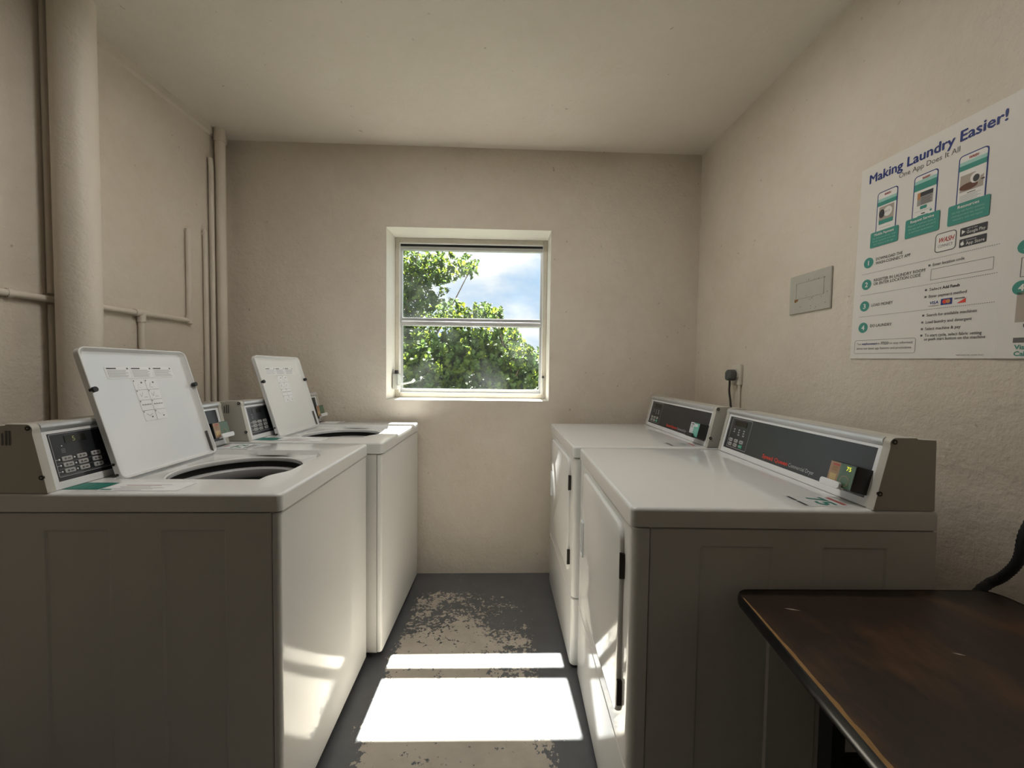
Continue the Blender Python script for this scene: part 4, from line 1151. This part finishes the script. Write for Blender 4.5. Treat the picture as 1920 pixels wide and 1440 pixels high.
for y in (0.745, -0.12):
    q = G(); q.box(0.67 - 0.80, 1.045 - 0.80, y - 0.412, y - 0.388, 0.440, 0.470, 'steel', 0.002, 1); q.build('stretcher', tb)
    q = G(); q.box(0.62 - 0.80, 1.08 - 0.80, y - 0.412, y - 0.388, TZ - TT - 0.034, TZ - TT - 0.002, 'steel', 0.002, 1); q.build('apron_rail', tb)

# ------------------------------------------------------------------ added fill light to brighten the room, unseen (just above the picture)
cl = empty('added_fill_light', (-0.15, 1.215, CH), 0, 'added white fill light on the ceiling above the aisle, over the picture top', 'added fill light')
q = G(); q.box(-0.62, 0.62, -0.055, 0.055, -0.030, 0, 'fill_case', 0.004, 1); q.build('fill_housing', cl)
ld = bpy.data.lights.new('fill_light', 'AREA'); ld.shape = 'RECTANGLE'; ld.size = 1.18; ld.size_y = 0.09
ld.energy = FILL_W; ld.color = (1.0, 0.965, 0.91)
lo = bpy.data.objects.new('fill_light', ld); COL.objects.link(lo); lo.parent = cl; lo.location = (0, 0, -0.032)

# ------------------------------------------------------------------ outdoors
g = G(); g.box(-40, 40, 2.62, 80, -0.6, -0.4, 'ground'); o = g.build('ground', smooth=0, kind='structure')

def leaf_mesh(name, m):
    """one obovate leaf about 6 cm long, folded along its midrib"""
    prof = [(0.0, 0.0), (0.25, 0.010), (0.6, 0.0175), (0.85, 0.0135), (1.0, 0.0)]; L = 0.062
    v = []; f = []
    for t, w in prof:
        z = 0.010 * sin(pi * t)
        v += [(-w, t * L, z + 0.25 * w), (0, t * L, z), (w, t * L, z + 0.25 * w)]
    for k in range(4):
        a = 3 * k; f += [(a, a + 1, a + 4, a + 3), (a + 1, a + 2, a + 5, a + 4)]
    me = bpy.data.meshes.new(name); me.from_pydata(v, [], f); me.materials.append(M[m])
    me.polygons.foreach_set('use_smooth', [True] * len(me.polygons)); me.update()
    return me, v, f

LEAF, LV, LF = leaf_mesh('leaf', 'leaf')
LEAF_D, _, _ = leaf_mesh('leaf', 'leaf_dark')

def tree(name, base, blobs, n_tufts, label, seed, n_single):
    rnd = random.Random(seed)
    root = empty(name, base, 0, label, 'tree', 'leafy trees outside the window')
    bx, by, bz = base
    q = G()
    q.tube(smooth_path([(0, 0, 0), (0.03, 0.02, 0.5), (-0.02, 0.0, 1.0), (0.02, 0.03, 1.5)], 5), [0.07 - 0.002 * i for i in range(16)], 'bark', 10)
    trunk = q.build('trunk', root)
    bmesh_g = G()
    for (x, y, z, rx, ry, rz) in blobs:
        for k in range(1):
            e = Vector((x + rnd.uniform(-.6, .6) * rx, y + rnd.uniform(-.6, .6) * ry, z + rnd.uniform(-.3, .7) * rz)) - Vector(base)
            s0 = Vector((0.0, 0.02, 1.2)); mid = (s0 + e) / 2 + Vector((rnd.uniform(-.1, .1), rnd.uniform(-.1, .1), -0.1))
            bmesh_g.tube(smooth_path([s0, mid, e], 5), [0.016 - 0.0012 * i for i in range(11)], 'bark', 6)
    bmesh_g.build('branch', root, kind='stuff')
    vol = [b[3] * b[5] for b in blobs]; tot = sum(vol)
    leaves = []
    for b, vv in zip(blobs, vol):
        for _ in range(int(n_tufts * vv / tot)):
            d = Vector((rnd.gauss(0, 1), rnd.gauss(0, 1), rnd.gauss(0, 1))).normalized() * (rnd.random() ** 0.45)
            c = Vector((b[0] + d.x * b[3], b[1] + d.y * b[4], b[2] + d.z * b[5]))
            axis = (Vector((d.x * 0.7, d.y * 0.7 - 0.15, d.z * 0.5 + 0.75)) + Vector((rnd.gauss(0, .25), rnd.gauss(0, .25), rnd.gauss(0, .2)))).normalized()
            dark = rnd.random() < 0.55
            for k in range(rnd.randint(5, 8)):
                a = 2.4 * k + rnd.random(); sp_ = 0.55 + 0.5 * rnd.random()
                t0 = axis.orthogonal().normalized(); t1 = axis.cross(t0)
                dr = (axis * cos(sp_) + (t0 * cos(a) + t1 * sin(a)) * sin(sp_)).normalized()
                nn = (axis - dr * axis.dot(dr)).normalized(); side = dr.cross(nn)
                sc = rnd.uniform(0.7, 1.15)
                mtx = Matrix(((side.x, dr.x, nn.x, 0), (side.y, dr.y, nn.y, 0), (side.z, dr.z, nn.z, 0), (0, 0, 0, 1)))
                leaves.append((c - axis * 0.02 * (k % 3), mtx, sc, dark))
    leaves.sort(key=lambda q_: q_[0].y)
    def in_view(c): return -1.15 < c.x * 4.3 / c.y < 0.42 and 0.95 < 1.2266 + (c.z - 1.2266) * 4.3 / c.y < 2.5
    single = [q_ for q_ in leaves if in_view(q_[0])][:n_single]
    ids = set(id(q_) for q_ in single)
    for c, mtx, sc, dark in single:
        o = bpy.data.objects.new('leaf', LEAF_D if dark else LEAF); COL.objects.link(o); o.parent = root
        o.matrix_local = Matrix.Translation(c - Vector(base)) @ mtx @ Matrix.Scale(sc, 4)
    q = G()
    for item in leaves:
        if id(item) in ids: continue
        c, mtx, sc, dark = item
        m3 = Matrix.Translation(c - Vector(base)) @ mtx @ Matrix.Scale(sc, 4)
        q.add([m3 @ Vector(p) for p in LV], LF, 'leaf_dark' if dark else 'leaf')
    q.flat = True
    q.build('foliage', root, kind='stuff', smooth=0)
    return root

def at(u, v, y):                                        # metres at depth y (measured once off the photograph)
    k = y / 4.3
    return ((-1.078 + (u - 754) * 0.00564) * k, y, 1.2266 + (2.467 - (v - 468) * 0.00564 - 1.2266) * k)
def blob(u, v, y, ru, rv, dy=0.35):
    x, yy, z = at(u, v, y); s_ = 0.00564 * y / 4.3
    return (x, yy, z, ru * s_, dy, rv * s_)
tree('tree', (-1.35, 4.9, -0.4), [blob(760, 505, 4.9, 55, 45), blob(815, 500, 4.9, 45, 38), blob(872, 500, 4.9, 28, 20), blob(780, 560, 4.8, 70, 40), blob(740, 610, 4.9, 60, 60), blob(800, 640, 5.2, 90, 60)],
     1500, 'bright green tree on the left outside the window, taller of the two', 3, 150)
tree('tree', (0.0, 4.2, -0.4), [blob(862, 588, 4.3, 45, 22), blob(918, 590, 4.3, 26, 20), blob(800, 680, 4.1, 80, 60), blob(880, 680, 4.2, 70, 60), blob(955, 690, 4.2, 55, 62), blob(1000, 700, 4.2, 40, 50), blob(900, 640, 4.4, 90, 30), blob(820, 745, 4.0, 90, 30), blob(950, 745, 4.0, 80, 30), blob(955, 628, 4.5, 30, 16)],
     2500, 'bright green bushy tree across the lower window pane', 5, 150)
